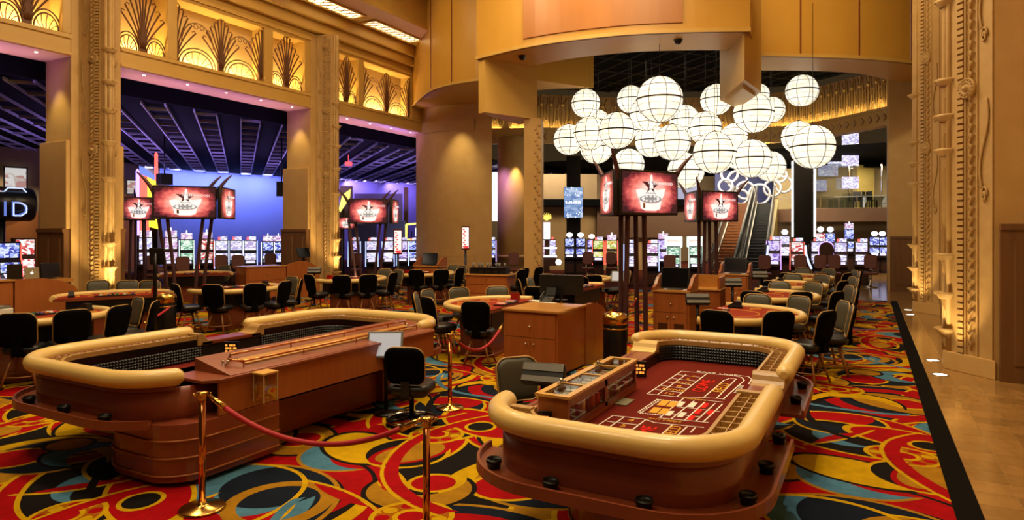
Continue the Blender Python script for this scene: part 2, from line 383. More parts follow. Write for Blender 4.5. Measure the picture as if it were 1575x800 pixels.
fm = struct(MB().box(.775, 4.5, 12.7, 60, -.1, 0).box(-2.2, .775, 23.6, 60, -.1, 0).build('floor', MARBG))
fg = struct(B(.775, 4.5, -3, 12.7, -.1, -.006).build('floor', GROUT))
tl = MB().box(.002, .298, .002, .298, -.008, 0).build('tile', MARB, fg, (.775, 2.5, 0))
for i in range(7):
    for j in range(34):
        if i or j:
            t = tl.copy(); C.objects.link(t); t.location = (.775 + .3 * i, 2.5 + .3 * j, 0)

# ---- ornament pieces shared by the columns
def leaf_cup(mb, c, w, h, ang, a=PI * .62):
    prof = [(w * .42, 0), (w * .5, h * .35), (w * .62, h * .7), (w * .95, h * .92), (w * 1.15, h), (w * 1.1, h * .86), (w * .7, h * .6)]
    mb.lathe(prof, c, 10, a0=ang - a, a1=ang + a)
    mb.sphere((c[0] + math.cos(ang) * w * 1.0, c[1] + math.sin(ang) * w * 1.0, c[2] + h * .93), w * .3, 8, 5, .6)
def column(name, label, ap, t, nrm, hw, dp, bodyw, bodyd, ztop, meds, leafs, zped, wz, plain=False):
    """prow-fronted column: ap apex on plan, t along the wall, nrm towards the hall"""
    ap = Vector((*ap, 0)); t = Vector((*t, 0)); nrm = Vector((*nrm, 0))
    root = thing(name, label, 'column', ap)
    def P(a, n, z=0): return t * a + nrm * n + Vector((0, 0, z))
    def poly(ps): return [P(a, n) for a, n in ps]
    bd = -dp
    MB().prism(poly([(-bodyw, bd), (-bodyw, bd - bodyd), (bodyw, bd - bodyd), (bodyw, bd)]), 0, ztop).build('shaft', STONE, root)
    if zped:
        e = .1; MB().prism(poly([(-bodyw - e, bd - .03), (-bodyw - e, bd - bodyd - e), (bodyw + e, bd - bodyd - e), (bodyw + e, bd - .03)]), wz, zped).build('pedestal', STONE, root, bevel=.015)
    e = .14
    w_ = MB().prism(poly([(-bodyw - e, bd - .05), (-bodyw - e, bd - bodyd - e), (bodyw + e, bd - bodyd - e), (bodyw + e, bd - .05)]), 0, wz).build('wainscot', WOODP, root)
    for s in (-1, 1):
        m = MB(); a0 = s * (bodyw + e)
        for (n0, n1) in ((bd - .2, bd - bodyd * .55), (bd - bodyd * .62, bd - bodyd)):
            m.prism([P(a0, n0), P(a0 + s * .025, n0 - .02), P(a0 + s * .025, n1 + .02), P(a0, n1)], .25, wz - .25)
        m.build('wood_panel', WOODP, w_)
    for s in (-1, 1):
        m = MB(); m.prism(poly([(s * (bodyw + e), bd - .05), (s * (bodyw + e + .03), bd - .05), (s * (bodyw + e + .03), bd - bodyd - e), (s * (bodyw + e), bd - bodyd - e)]), wz - .09, wz)
        m.build('cap_moulding', WOODP, w_)
    if plain: return root
    MB().prism(poly([(-hw, bd), (-.1, -.02), (.1, -.02), (hw, bd)]), 0, ztop).build('prow', STONED, root)
    MB().prism(poly([(-hw - .06, bd), (-.12, .07), (.12, .07), (hw + .06, bd)]), 0, .28).build('plinth', STONE, root, bevel=.01)
    # pipes and leaf cups on the apex
    m = MB()
    for a, n, r in ((-.085, .0, .04), (0, .035, .05), (.085, .0, .04)):
        p = P(a, n); m.lathe([(r, .28), (r, ztop)], p, 8)
    m.build('pipe_bundle', STONED, root)
    ang = math.atan2(nrm.y, nrm.x)
    for z in leafs:
        m = MB(); leaf_cup(m, P(0, .01, z - .28), .15, .3, ang); m.build('leaf_cup', STONED, root)
    L = math.hypot(hw - .1, dp)
    for s in (-1, 1):
        d0 = (P(s * hw, bd) - P(s * .1, -.02)); d0.normalize(); nn = Vector((0, 0, 1)).cross(d0) * (1 if (Vector((0, 0, 1)).cross(d0)).dot(nrm) > 0 else -1)
        def Q(q, z, o=0): return P(s * .1, -.02) + d0 * q * L + nn * o + Vector((0, 0, z))
        def bar(mb, q0, q1, z0, z1, o):
            a, b_ = Q(q0, 0), Q(q1, 0); mb.prism([a - nn * .01, b_ - nn * .01, b_ + nn * o, a + nn * o], z0, z1)
        m = MB(); bar(m, .17, .2, .28, ztop, .03); bar(m, .36, .39, .28, ztop, .03); bar(m, .62, .64, .28, ztop, .02); bar(m, .93, .97, .28, ztop, .03)
        m.build('fillet', STONED, root)
        m = MB(); bz = L * .125; k = 0; z = .3
        while z < ztop - .1: bar(m, .215, .345, z, z + bz * .68, .045); z += bz
        m.build('bead_strip', STONED, root, kind='stuff')
        m = MB(); z = .35; hh = L * .2
        while z < ztop - .1:
            a, b_, c = Q(.42, z + hh * .8), Q(.5, z), Q(.58, z + hh * .8); e_ = Q(.5, z + hh * .55, .06)
            a2, b2, c2 = (Q(.44, z + hh * .95, .045), Q(.5, z + .02, .05), Q(.56, z + hh * .95, .045))
            m.add([a, b_, c, a2, b2, c2, e_], [(0, 1, 4, 3), (1, 2, 5, 4), (3, 4, 6), (4, 5, 6), (0, 3, 6), (2, 6, 5)]); z += hh
        m.build('chevron_chain', STONED, root, kind='stuff')
        for zm in meds:
            m = MB(); c = Q(.43, zm, .03); R = L * .2; M = Matrix.Translation(c) @ nn.to_track_quat('Z', 'Y').to_matrix().to_4x4()
            m.lathe([(R, -.04), (R, .02), (R * .92, .05), (R * .84, .03), (R * .66, .03), (R * .6, .055), (R * .5, .03), (R * .3, .03), (R * .26, .07), (.001, .08)], (0, 0, 0), 20, M)
            for k in range(14):
                q = 2 * PI * k / 14; m.sphere(M @ Vector((R * .75 * math.cos(q), R * .75 * math.sin(q), .035)), R * .1, 6, 4)
            m.build('medallion', STONED, root)
            m = MB(); pts = []
            for k in range(30):
                f = k / 29; zz = zm - R - .05 - f * 1.35; pts.append(Q(.78 + .09 * math.sin(f * 5.2 + .6) , zz, .02))
            m.tube(pts, L * .022, 6)
            sp_ = [Q(.78 + .07 * (1 - k / 26) * math.cos(k * .45), zm - R - 1.5 + .1 * (1 - k / 26) * math.sin(k * .45) * L / .6, .02) for k in range(26)]
            m.tube(sp_, L * .02, 6); m.build('scroll', STONED, root)
    return root
LZ = (.62, 1.2, 1.82, 3.5, 4.05, 4.62, 5.9)
cl = [column('ornate_column', lb, (X0 + .55, yc), (0, 1), (1, 0), .39, .55, hb, TK, zt, (4.2, 6.45, 8.7), (.75, 1.3, 1.9, 3.5, 4.4, 5.2, 5.9, 6.7), 4.4, 2.25)
      for yc, hb, zt, lb in ((1.5, .6, 9.1, 'carved sandstone arcade column hidden beyond the left edge'),
                         (9.32, .6, 9.1, 'carved sandstone arcade column rising behind the left pit desk'),
                         (17.14, .67, 9.1, 'carved sandstone arcade column in the middle of the left arcade'))]
cr = [column('ornate_column', lb, (1.12, yc), (0, 1), (-1, 0), .71, .51, .72, 1.2, 10.6, (4.4, 6.8), LZ, 0, 2.3)
      for yc, lb in ((12.57, 'nearest carved sandstone pilaster at the right edge of the photo'), (20.87, 'second carved sandstone pilaster along the right marble aisle'))]
column('plain_pier', 'plain smooth sandstone pier at the far end of the right aisle', (.62, 28.6), (0, 1), (-1, 0), .7, .0, 1.3, 1.4, 9.0, (), (), 0, 2.0, plain=True)
struct(B(2.35, 2.6, -3, 40, 0, 10.6).build('wall_right', STONE))

for yc in (9.32, 17.14):
    for dy in (-.45, .35): spot('column_uplight', (X0 + 1.35, yc + dy, .25), (X0 + .35, yc, 2.6), 260, (1, .74, .34), 62, .7, .06)
    spot('column_scallop', (X0 - .5, yc - 1.15, 6.35), (X0 - .5, yc - .62, 3.6), 130, (1, .8, .3), 60, .8, .05)
for yc in (12.57, 20.87):
    for dy in (-.6, .55): spot('pilaster_uplight', (.95, yc + dy, .06), (1.35, yc - .05, 2.6), 105, (1, .74, .34), 66, .7, .06)
# ---- left arcade: beam, frieze boxes, tracery
TRAC = pm('bronze_tracery', '#6a3e18', '#553010', 6, .5, .2)
FRB = pm('frieze_back', '#dcb878', '#d0a860', 2, .6)
wl = group_structure('wall_left')
def fan(mb, cx, zb, w, h, X, lo=-1, hi=1, n=9):
    rows = []
    for k in range(n):
        t = -1 + 2 * k / (n - 1)
        if t < lo - .01 or t > hi + .01: continue
        hh = h * (1 - .42 * abs(t) ** 1.5); pts = []
        for q in range(9):
            f = q / 8; pts.append((X, cx + t * (.05 + (w * .5 - .05) * f ** (1.9 - .7 * abs(t))), zb + .12 + hh * f * (1 - .10 * abs(t) * f)))
        mb.tube(pts, .024, 5)
        e = Vector(pts[-1]); sg = 1 if t >= 0 else -1
        if abs(t) > .1: mb.tube([(X, e.y, e.z), (X, e.y - sg * .05, e.z + .06), (X, e.y - sg * .12, e.z + .02)], .014, 5)
    ps = [(X, cx + .09 * lo, zb), (X, cx + .09 * hi, zb), (X, cx + .12 * hi, zb + .35 * h), (X, cx + .12 * lo, zb + .35 * h)]
    mb.add([Vector(p) for p in ps] + [Vector(p) + Vector((-.08, 0, 0)) for p in ps], [(0, 1, 2, 3), (4, 5, 6, 7), (0, 1, 5, 4), (1, 2, 6, 5), (2, 3, 7, 6), (3, 0, 4, 7)])
def arcs(mb, cy, zb, r, hgt, X):
    for k, f in enumerate((1, .82)):
        mb.tube([(X, cy + r * f * math.cos(a), zb + hgt * f * math.sin(a)) for a in [PI * q / 14 for q in range(15)]], .02, 5)
    for q in (.55, 1.0, 1.57, 2.1, 2.6):
        mb.tube([(X, cy + r * .25 * math.cos(q), zb), (X, cy + r * .6 * math.cos(q), zb + hgt * .45 * math.sin(q)), (X, cy + r * .8 * math.cos(q - .12), zb + hgt * .8 * math.sin(q - .12))], .011, 5)
ZS, ZW0, ZW1, ZH = 6.45, 7.0, 8.73, 9.13
def frieze_panel(y0, y1, wide):
    w = y1 - y0; X = X0 - .12
    B(X0 - .62, X0 - .6, y0 - .05, y1 + .05, ZW0 - .1, ZW1 + .1).build('frieze_back', FRB, wl)
    m = MB(); cy = (y0 + y1) / 2; h = ZW1 - ZW0
    if wide:
        fan(m, cy, ZW0, w * .42, h * .86, X, n=11); fan(m, y0 + .02, ZW0, w * .42, h * .9, X, lo=0, n=11); fan(m, y1 - .02, ZW0, w * .42, h * .9, X, hi=0, n=11)
        for c in (y0 + w * .25, y1 - w * .25):
            arcs(m, c, ZW0, w * .2, h * .30, X - .05); m.tube([(X - .05, c + w * .17 * math.cos(PI * q / 14), ZW0 + h * .35 + h * .38 * math.sin(PI * q / 14)) for q in range(15)], .016, 5)
            for sg in (-1, 1): m.tube([(X, c + sg * .1 + .07 * math.cos(q * .7), ZW0 + h * .66 + .07 * math.sin(q * .7)) for q in range(10)], .012, 5)
    else:
        fan(m, cy, ZW0, w * .95, h * .95, X, n=11)
        for sg in (-1, 1): arcs(m, cy + sg * w * .30, ZW0, w * .24, h * .28, X - .05)
    m.build('tracery', TRAC, wl)
    area('frieze_strip_light', (X0 - .46, cy, ZW0 + .02), w * .96, 36 * w, (1.0, .76, .34), (PI, 0, PI / 2), .05)
bays = ((2.1, 8.72, [(2.2, 3.4, 0), (3.75, 6.85, 1), (7.15, 8.53, 0)]), (9.92, 16.47, [(9.95, 11.22, 0), (11.5, 14.52, 1), (14.85, 16.22, 0)]), (17.8, 24.0, [(17.88, 18.92, 0), (19.2, 22.2, 1)]))
for ya, yb, ps in bays:
    B(X0 - TK, X0, ya, yb, ZS, ZW0).build('beam', PLASTER, wl, bevel=.02)
    B(X0 - TK, X0, ya, yb, ZW1, ZH).build('header', PLASTER, wl)
    B(X0 - TK, X0 - .63, ya, yb, ZW0, ZW1).build('rear_panel', PLASTER, wl)
    ed = [ya] + [q for p in ps for q in p[:2]] + [yb]
    for a, b_ in zip(ed[0::2], ed[1::2]):
        if b_ - a > .04: B(X0 - .6, X0, a, b_, ZW0, ZW1).build('mullion', PLASTER, wl, bevel=.015)
    m = MB(); m.box(X0, X0 + .05, ya, yb, ZW0 - .12, ZW0 - .03); m.box(X0, X0 + .04, ya, yb, ZS + .03, ZS + .1); m.box(X0, X0 + .06, ya, yb, ZW1 + .1, ZW1 + .2)
    m.build('beam_moulding', PLASTER, wl)
    for p in ps: frieze_panel(*p)
    # purple strip under each beam and small downlights in the soffit
    yy = ya + .8
    while yy < yb - .5:
        MB().lathe([(.035, -.015), (.035, 0)], (X0 - .3, yy, ZS), 10).build('soffit_downlight', em('downlight_white', (1, .85, .8), 3), wl); yy += 1.3
    area('beam_soffit_glow', (X0 - TK * .6, (ya + yb) / 2, ZS - 1.7), .3, 110, (.30, .17, 1.0), (PI, 0, 0), yb - ya - .6, math.radians(75))
# cornice steps and stepped ceiling
ce = group_structure('ceiling')
B(X0 - TK, X0 + .22, -3, 23.8, ZH, 9.48).build('cornice_step', PLASTER, ce, bevel=.03)
B(X0 - TK, X0 + .4, -3, 23.8, 9.48, 9.9).build('cornice_step', PLASTER, ce, bevel=.03)
XS = -15.0
B(X0 - TK, XS, -3, 23.8, 9.9, 10.0).build('cove_soffit', PLASTER, ce)
B(XS - .1, XS, -3, 23.8, 10.0, 11.1).build('cove_face', PLASTER, ce); B(XS, XS + .12, -3, 23.8, 9.9, 10.05).build('cove_trim', PLASTER, ce)
B(XS - .2, 4, -3, 30, 11.1, 11.25).build('ceiling_slab', PLASTER, ce)
LATT = em('lit_alabaster', (1.0, .72, .34), 3.2)
for ya, yb in ((18.4, 21.2), (15.0, 17.8), (11.6, 14.4), (8.2, 11.0)):
    t = thing('ceiling_light', 'lattice ceiling light panel recessed over the left arcade, ' + {18.4: 'farthest of the row', 15.0: 'second from the far end', 11.6: 'cut by the top edge', 8.2: 'nearest of the row'}[ya], 'ceiling light', (-16.1, (ya + yb) / 2, 9.9), 0, 'lattice ceiling lights')
    w = (yb - ya) / 2
    B(-.32, .32, -w, w, -.015, -.003).build('diffuser', LATT, t)
    m = MB(); m.box(-.38, -.3, -w - .06, w + .06, -.05, -.001).box(.3, .38, -w - .06, w + .06, -.05, -.001).box(-.3, .3, -w - .06, -w, -.05, -.001).box(-.3, .3, w, w + .06, -.05, -.001); m.build('frame', PLASTER, t)
    m = MB()
    for k in range(9):
        y = -w + 2 * w * (k + .5) / 9; m.tube([(-.3, y - .13, -.03), (.3, y + .13, -.03)], .014, 4).tube([(.3, y - .13, -.03), (-.3, y + .13, -.03)], .014, 4)
    m.build('lattice', TRAC, t)

# ---- rotunda: front fascia (bows towards the hall), portal, hanging piers
ZF, ZT = 7.48, 11.2
def ribbon(pts, off, z0, z1, name, mat, par, bevel=0):
    a = [Vector((p.x, p.y, 0)) for p in pts]; b_ = [Vector((p.x, p.y, 0)) for p in off]; n = len(a); m = MB()
    rows = [[Vector((p.x, p.y, z0)) for p in a], [Vector((p.x, p.y, z1)) for p in a], [Vector((p.x, p.y, z1)) for p in b_], [Vector((p.x, p.y, z0)) for p in b_]]
    m.loft(rows, closed_v=True, smooth=False)
    for i in (0, n - 1): m.add([r[i] for r in rows], [(0, 1, 2, 3)])
    return m.build(name, mat, par, bevel=bevel)
def dense(pts, k=6):
    out = []
    for i in range(len(pts) - 1):
        p0, p1, p2, p3 = pts[max(i - 1, 0)], pts[i], pts[i + 1], pts[min(i + 2, len(pts) - 1)]
        for q in range(k):
            t = q / k; out.append(.5 * ((2 * p1) + (p2 - p0) * t + (2 * p0 - 5 * p1 + 4 * p2 - p3) * t * t + (3 * p1 - p0 - 3 * p2 + p3) * t ** 3))
    return out + [pts[-1]]
we = group_structure('wall_far')
pf = dense([at(u, v, ZF) for u, v in ((733, 92), (824, 71), (944, 56), (1050, 50.5), (1154, 49))])
ctr = Vector((-6.6, 26.4, ZF))
def inset(pts, d): return [p + (ctr - p).normalized() * d for p in pts]
ribbon(pf, inset(pf, 1.75), ZF, ZT, 'portal_fascia', PANELG, we)
m0 = inset(pf, -.05); ribbon(m0, inset(m0, .1), ZF, ZF + .1, 'portal_trim', PLASTER, we)
pw = [p for p in pf if 792 < 787.5 + F * ((p.x * CT + p.y * ST) / (-p.x * ST + p.y * CT)) < 1060]
ribbon(inset(pw, -.04), inset(pw, .05), 7.75, ZT, 'veneer_panel', PANELW, we)
lf = dense([at(u, v, ZF) for u, v in ((600, 196), (635, 164), (663, 141), (695, 131), (731, 125))], 5); lf.append(lf[-1] + Vector((1.6, .3, 0)))
ribbon(lf, [p + (ctr - p).normalized() * 3.2 for p in lf], ZF, ZT, 'side_fascia', PANELG, we)
m0 = inset(lf, -.05); ribbon(m0, inset(m0, .1), ZF, ZF + .1, 'side_trim', PLASTER, we)
rf = dense([at(u, v, ZF) for u, v in ((1163, 86.5), (1231, 88), (1321, 91), (1400, 98), (1440, 108), (1470, 120))], 5)
ribbon(rf, inset(rf, 1.7), ZF, ZT, 'side_fascia', PANELG, we)
m0 = inset(rf, -.05); ribbon(m0, inset(m0, .1), ZF, ZF + .1, 'side_trim', PLASTER, we)
p0 = at(1154, 49, ZF); p1 = at(1163, 86.5, ZF); B(-.1, .1, 0, 1, 0, 1)
MB().prism([p0, inset(pf, 1.75)[-2], p1 + (ctr - p1).normalized() * 1.7, p1], ZF, ZT).build('portal_return', PANELG, we)
for u in (1233, 1320, 1399):                       # open joints between the fascia panels
    p = min(rf, key=lambda q: abs(787.5 + F * ((q.x * CT + q.y * ST) / (-q.x * ST + q.y * CT)) - u)); q = p + (p - ctr).normalized() * .012
    MB().cbox((q.x, q.y, (ZF + ZT) / 2 + .05), (.035, .03, ZT - ZF - .1), math.atan2(-(p - ctr).x, (p - ctr).y)).build('panel_joint', DARKWOOD, we)
for u, v in ((663, 141), (695, 131)):
    p = at(u, v, ZF); q = p + (p - ctr).normalized() * .012; MB().cbox((q.x, q.y, (ZF + ZT) / 2 + .05), (.035, .03, ZT - ZF - .1), math.atan2(-(p - ctr).x, (p - ctr).y)).build('panel_joint', DARKWOOD, we)
# hanging pier right, hanging pier left, slender jamb below it
hp = [wd(1145, 17.3), wd(1107, 20.0), wd(1134, 21.4), wd(1171, 18.8)]
pr = MB().prism(hp, 6.22, 9.0).build('hanging_pier', PLASTER, we)
cpt = sum(hp, Vector()) / 4
MB().prism([cpt + (p - cpt) * .72 for p in hp], 6.12, 6.23).build('pier_cap', PLASTER, we)
hl = [wd(736, 20.1), wd(746, 19.9), wd(826, 21.2), wd(800, 22.2)]
MB().prism(hl, 5.83, ZF + .02).build('hanging_pier', PLASTER, we)
jl = [wd(806, 21.0), wd(832, 21.1), wd(836, 21.9), wd(810, 22.1)]
jb = MB().prism(jl, 0, 5.85).build('jamb', STONE, we)
m = MB()
for k in range(43):
    z = .4 + k * .125; o = .03 * (k % 3); p = wd(829 - o * 100, 21.05); m.cbox((p.x, p.y, z), (.05, .06, .1), TH)
m.build('zigzag_trim', STONED, jb)
# round pier at the hall corner (carries the left side fascia)
rp = dense([wd(640, 28.6), wd(660, 27.9), wd(692, 27.3), wd(729, 27.0)], 6)
ribbon(rp, [p + (ctr - p).normalized() * 1.0 for p in rp], 0, ZF + .01, 'corner_pier', STONE, we)
spot('pier_scallop', (wd(702, 26.3).x, wd(702, 26.3).y, 7.4), (wd(702, 26.9).x, wd(702, 26.9).y, 3.2), 420, (1, .82, .4), 62, .85, .05)
for z0, z1, o in ((0, .35, .10), (.95, 1.05, .05), (1.12, 1.2, .07), (6.4, 6.85, .12)):
    ribbon(inset(rp, -o), inset(rp, .1), z0, z1, 'pier_moulding', STONE, we)
# purple-lit round column behind the jamb
pcx = wd(789, 29.5)
t = thing('round_column', 'round plaster column washed in purple light behind the slender jamb', 'column', pcx)
MB().lathe([(.7, 0), (.7, 6.4)], (0, 0, 0), 32).build('shaft', STONE, t)
MB().lathe([(.76, 0), (.76, .3), (.7, .36), (.7, 1.0), (.75, 1.05), (.7, 1.12), (.66, 1.2)], (0, 0, 0), 32).build('base', STONE, t)
q = pcx * .96; spot('column_purple', (q.x - .9, q.y - 1.2, 5.6), (pcx.x, pcx.y, 2.5), 420, (.42, .22, 1.0), 70, .8, .1); spot('column_scallop', (q.x + .2, q.y + .1, 5.6), (pcx.x, pcx.y, 2.2), 200, (1, .72, .3), 45, .9, .05)
# back ring of the rotunda with its lit relief frieze
ring = dense([wd(u, d) for u, d in ((690, 30.2), (720, 31.2), (805, 31.1), (840, 31.0), (950, 31.7), (1060, 31.7), (1175, 30.8), (1235, 29.8), (1302, 27.7), (1368, 25.5), (1380, 25.1))], 6)
ribbon(ring, inset(ring, -.7), 6.38, 7.06, 'ring_beam', PLASTER, we)
ribbon(inset(ring, -.45), inset(ring, -.8), 7.04, 8.75, 'ring_wall', STONE, we)
ribbon(inset(ring, .06), inset(ring, -.1), 6.99, 7.1, 'ring_ledge', PLASTER, we)
rm = MB()
for i in range(len(ring)):
    p = inset(ring, .02)[i]; a = math.atan2(-(ctr - p).x, (ctr - p).y); rm.cbox((p.x, p.y, 6.7), (.22, .05, .22), a, ry=PI / 4)
rm.build('ring_rosettes', STONED, we, kind='stuff')
base = inset(ring, -.42)
step = []
for i in range(len(base) - 1):
    step.append(base[i])
proto = None
for i in range(0, len(step) - 2):
    p = step[i]; nx = step[min(i + 1, len(step) - 1)]; w = max((nx - p).length, .3); a = math.atan2((nx - p).y, (nx - p).x)
    if proto is None:
        m = MB().box(-.05, .05, -.05, .05, 0, 1.5)
        for sg in (-1, 1): m.tube([(sg * .1, .0, .1), (sg * .2, -.0, .5), (sg * .22, -.0, .9), (sg * .12, -.0, 1.2), (sg * .2, -.0, 1.4)], [.04, .05, .06, .05, .03], 5)
        m.sphere((0, -.03, 1.1), .09, 8, 5).sphere((.3, .02, .9), .07, 6, 4).sphere((.3, .02, .4), .06, 6, 4)
        o = proto = m.build('relief_figure', STONED, we)
    else: o = proto.copy(); C.objects.link(o)
    o.location = (p.x, p.y, 7.08); o.rotation_euler = (0, 0, a); o.scale = (w / .62, 1, 1.1)
    if i % 4 == 0:
        l = area('ring_cove_light', (p.x, p.y, 7.14), .12, 9, (1, .74, .26), (0, 0, 0), w * 3.6)
        q = p + (ctr - p).normalized() * .22; l.location = (q.x, q.y, 7.14)
        l.rotation_euler = (Matrix.Rotation(a + PI / 2, 4, 'Z') @ Matrix.Rotation(PI, 4, 'X')).to_euler()
# black ceilings with exposed grid
BLK = pm('black_ceiling', '#040404', '#060505', 3, .9)
GRID = pm('painted_truss', '#9a9aa8', '#888898', 5, .5); GRIDD = pm('dim_truss', '#26241f', '#1e1c18', 5, .5)
cpoly = [p for p in inset(lf[:-1], 2.2)] + inset(pf, 1.2) + inset(rf, .9) + list(reversed(inset(ring, -.6)))
struct(MB().prism(cpoly, 9.05, 9.15).build('ceiling', BLK))
def inpoly(p):
    c = False; n = len(cpoly)
    for i in range(n):
        a, b_ = cpoly[i], cpoly[i - 1]
        if (a.y > p.y) != (b_.y > p.y) and p.x < (b_.x - a.x) * (p.y - a.y) / (b_.y - a.y) + a.x: c = not c
    return c
gm = MB()
MR = Matrix.Translation((-6, 28, 0)) @ Matrix.Rotation(math.radians(51), 4, 'Z')
for k in range(-14, 15):
    for q in range(-12, 12):
        if inpoly(MR @ Vector((k * .8, q * .9, 0))) and inpoly(MR @ Vector((k * .8, q * .9 + .9, 0))): gm.box(k * .8 - .014, k * .8 + .014, q * .9, q * .9 + .9, 8.95, 8.98, MR)
        if q % 2 == 0 and inpoly(MR @ Vector((k * .8, q * .9, 0))) and inpoly(MR @ Vector((k * .8 + .8, q * .9, 0))): gm.box(k * .8, k * .8 + .8, q * .9 - .014, q * .9 + .014, 8.98, 9.0, MR)
struct(gm.build('trim_2', GRIDD))
ceL = struct(B(-45, X0 - TK - .02, -3, 60, 6.05, 6.15).build('ceiling', BLK))
struct(B(-20, 6, 36.5, 60, 6.4, 6.5).build('ceiling', BLK))
gm = MB(); R0 = Matrix.Rotation(math.radians(51.4), 4, 'Z')
def inl(p): return -44.5 < p.x < X0 - 1.2 and -2.5 < p.y < 45
for k in range(-40, 41):
    for o in (0, .62):
        xa = k * 1.35 + o
        n_ = [q * .7 for q in range(-40, 95) if inl(R0 @ Vector((xa, q * .7, 0)))]
        if len(n_) > 1: gm.box(xa - .02, xa + .02, n_[0], n_[-1], 5.92, 6.0, R0)
    for q in range(-40, 95, 2):
        p = R0 @ Vector((k * 1.35 + .31, q * .8 + .37 * (k % 3), 0))
        if inl(p): gm.box(k * 1.35, k * 1.35 + .62, q * .8 + .37 * (k % 3) - .02, q * .8 + .37 * (k % 3) + .02, 5.92, 6.0, R0)
struct(gm.build('trim_3', GRID)); B(X0 - TK - .12, X0 - TK - .01, -3, 26, 5.98, 7.2).build('header_back', BLK, wl)
# far walls of the left gaming floor
BLUEW = pm('blue_lit_wall', '#8a94c8', '#7f8bc0', .8, .7)
TANW = pm('tan_far_wall', '#8a7354', '#7a6446', 1.5, .7)
VIOW = pm('violet_wall', '#7c74b0', '#6d66a0', 1, .7)
ORW = pm('orange_dado', '#a5622a', '#96551f', 2, .6)
BRN = pm('brown_fascia', '#5d3d22', '#4d3019', 2, .6)
DARKG = pm('dark_interior', '#15110e', '#1d1712', 2, .8)
wl0, wl1, wa, wb, wc = atd(-200, 355, 27.5), atd(60, 355, 30.4), atd(246, 355, 40), atd(452, 355, 47), atd(640, 355, 53)
def on_wall(u, v, a, b_, off=.1):
    r = wd(u, 1); k = (a.x * (b_.y - a.y) - a.y * (b_.x - a.x)) / (r.x * (b_.y - a.y) - r.y * (b_.x - a.x)); return atd(u, v, k - off), k - off
def vwall(a, b_, z0, z1, mat, name='wall_back', th=.2):
    d = (b_ - a); d.z = 0; n = Vector((-d.y, d.x, 0)).normalized() * th
    A, B_ = Vector((a.x, a.y, 0)), Vector((b_.x, b_.y, 0))
    return struct(MB().prism([A, B_, B_ + n, A + n], z0, z1).build(name, mat))
vwall(wa, wb, 0, 6.1, BLUEW)
vwall(wl0, wl1, 0, 6.1, TANW); vwall(wl1, wa, 0, 6.1, TANW)
vwall(on_wall(-60, 355, wl0, wl1)[0], on_wall(59, 355, wl0, wl1)[0], 0, 3.1, ORW, 'wall_dado', -.05); vwall(on_wall(150, 355, wl1, wa)[0], on_wall(209, 355, wl1, wa)[0], 0, 4.2, ORW, 'wall_dado', -.05)
vwall(wb, wc, 0, 6.1, VIOW); vwall(wc, atd(700, 355, 53), 0, 6.1, TANW); vwall(atd(660, 355, 42), atd(735, 355, 42), 0, 6.1, TANW)
vwall(atd(735, 355, 42), atd(840, 355, 44), 0, 6.1, TANW)
vwall(atd(840, 355, 44), atd(1060, 355, 47), 0, 6.1, TANW); vwall(atd(1060, 355, 47), atd(1500, 355, 41), 0, 6.1, TANW)
struct(B(-45.2, -45, -3, 60, 0, 5.8).build('wall_outer', DARKG)); struct(B(-45, 6, 59.8, 60, 0, 6.1).build('wall_outer', DARKG))
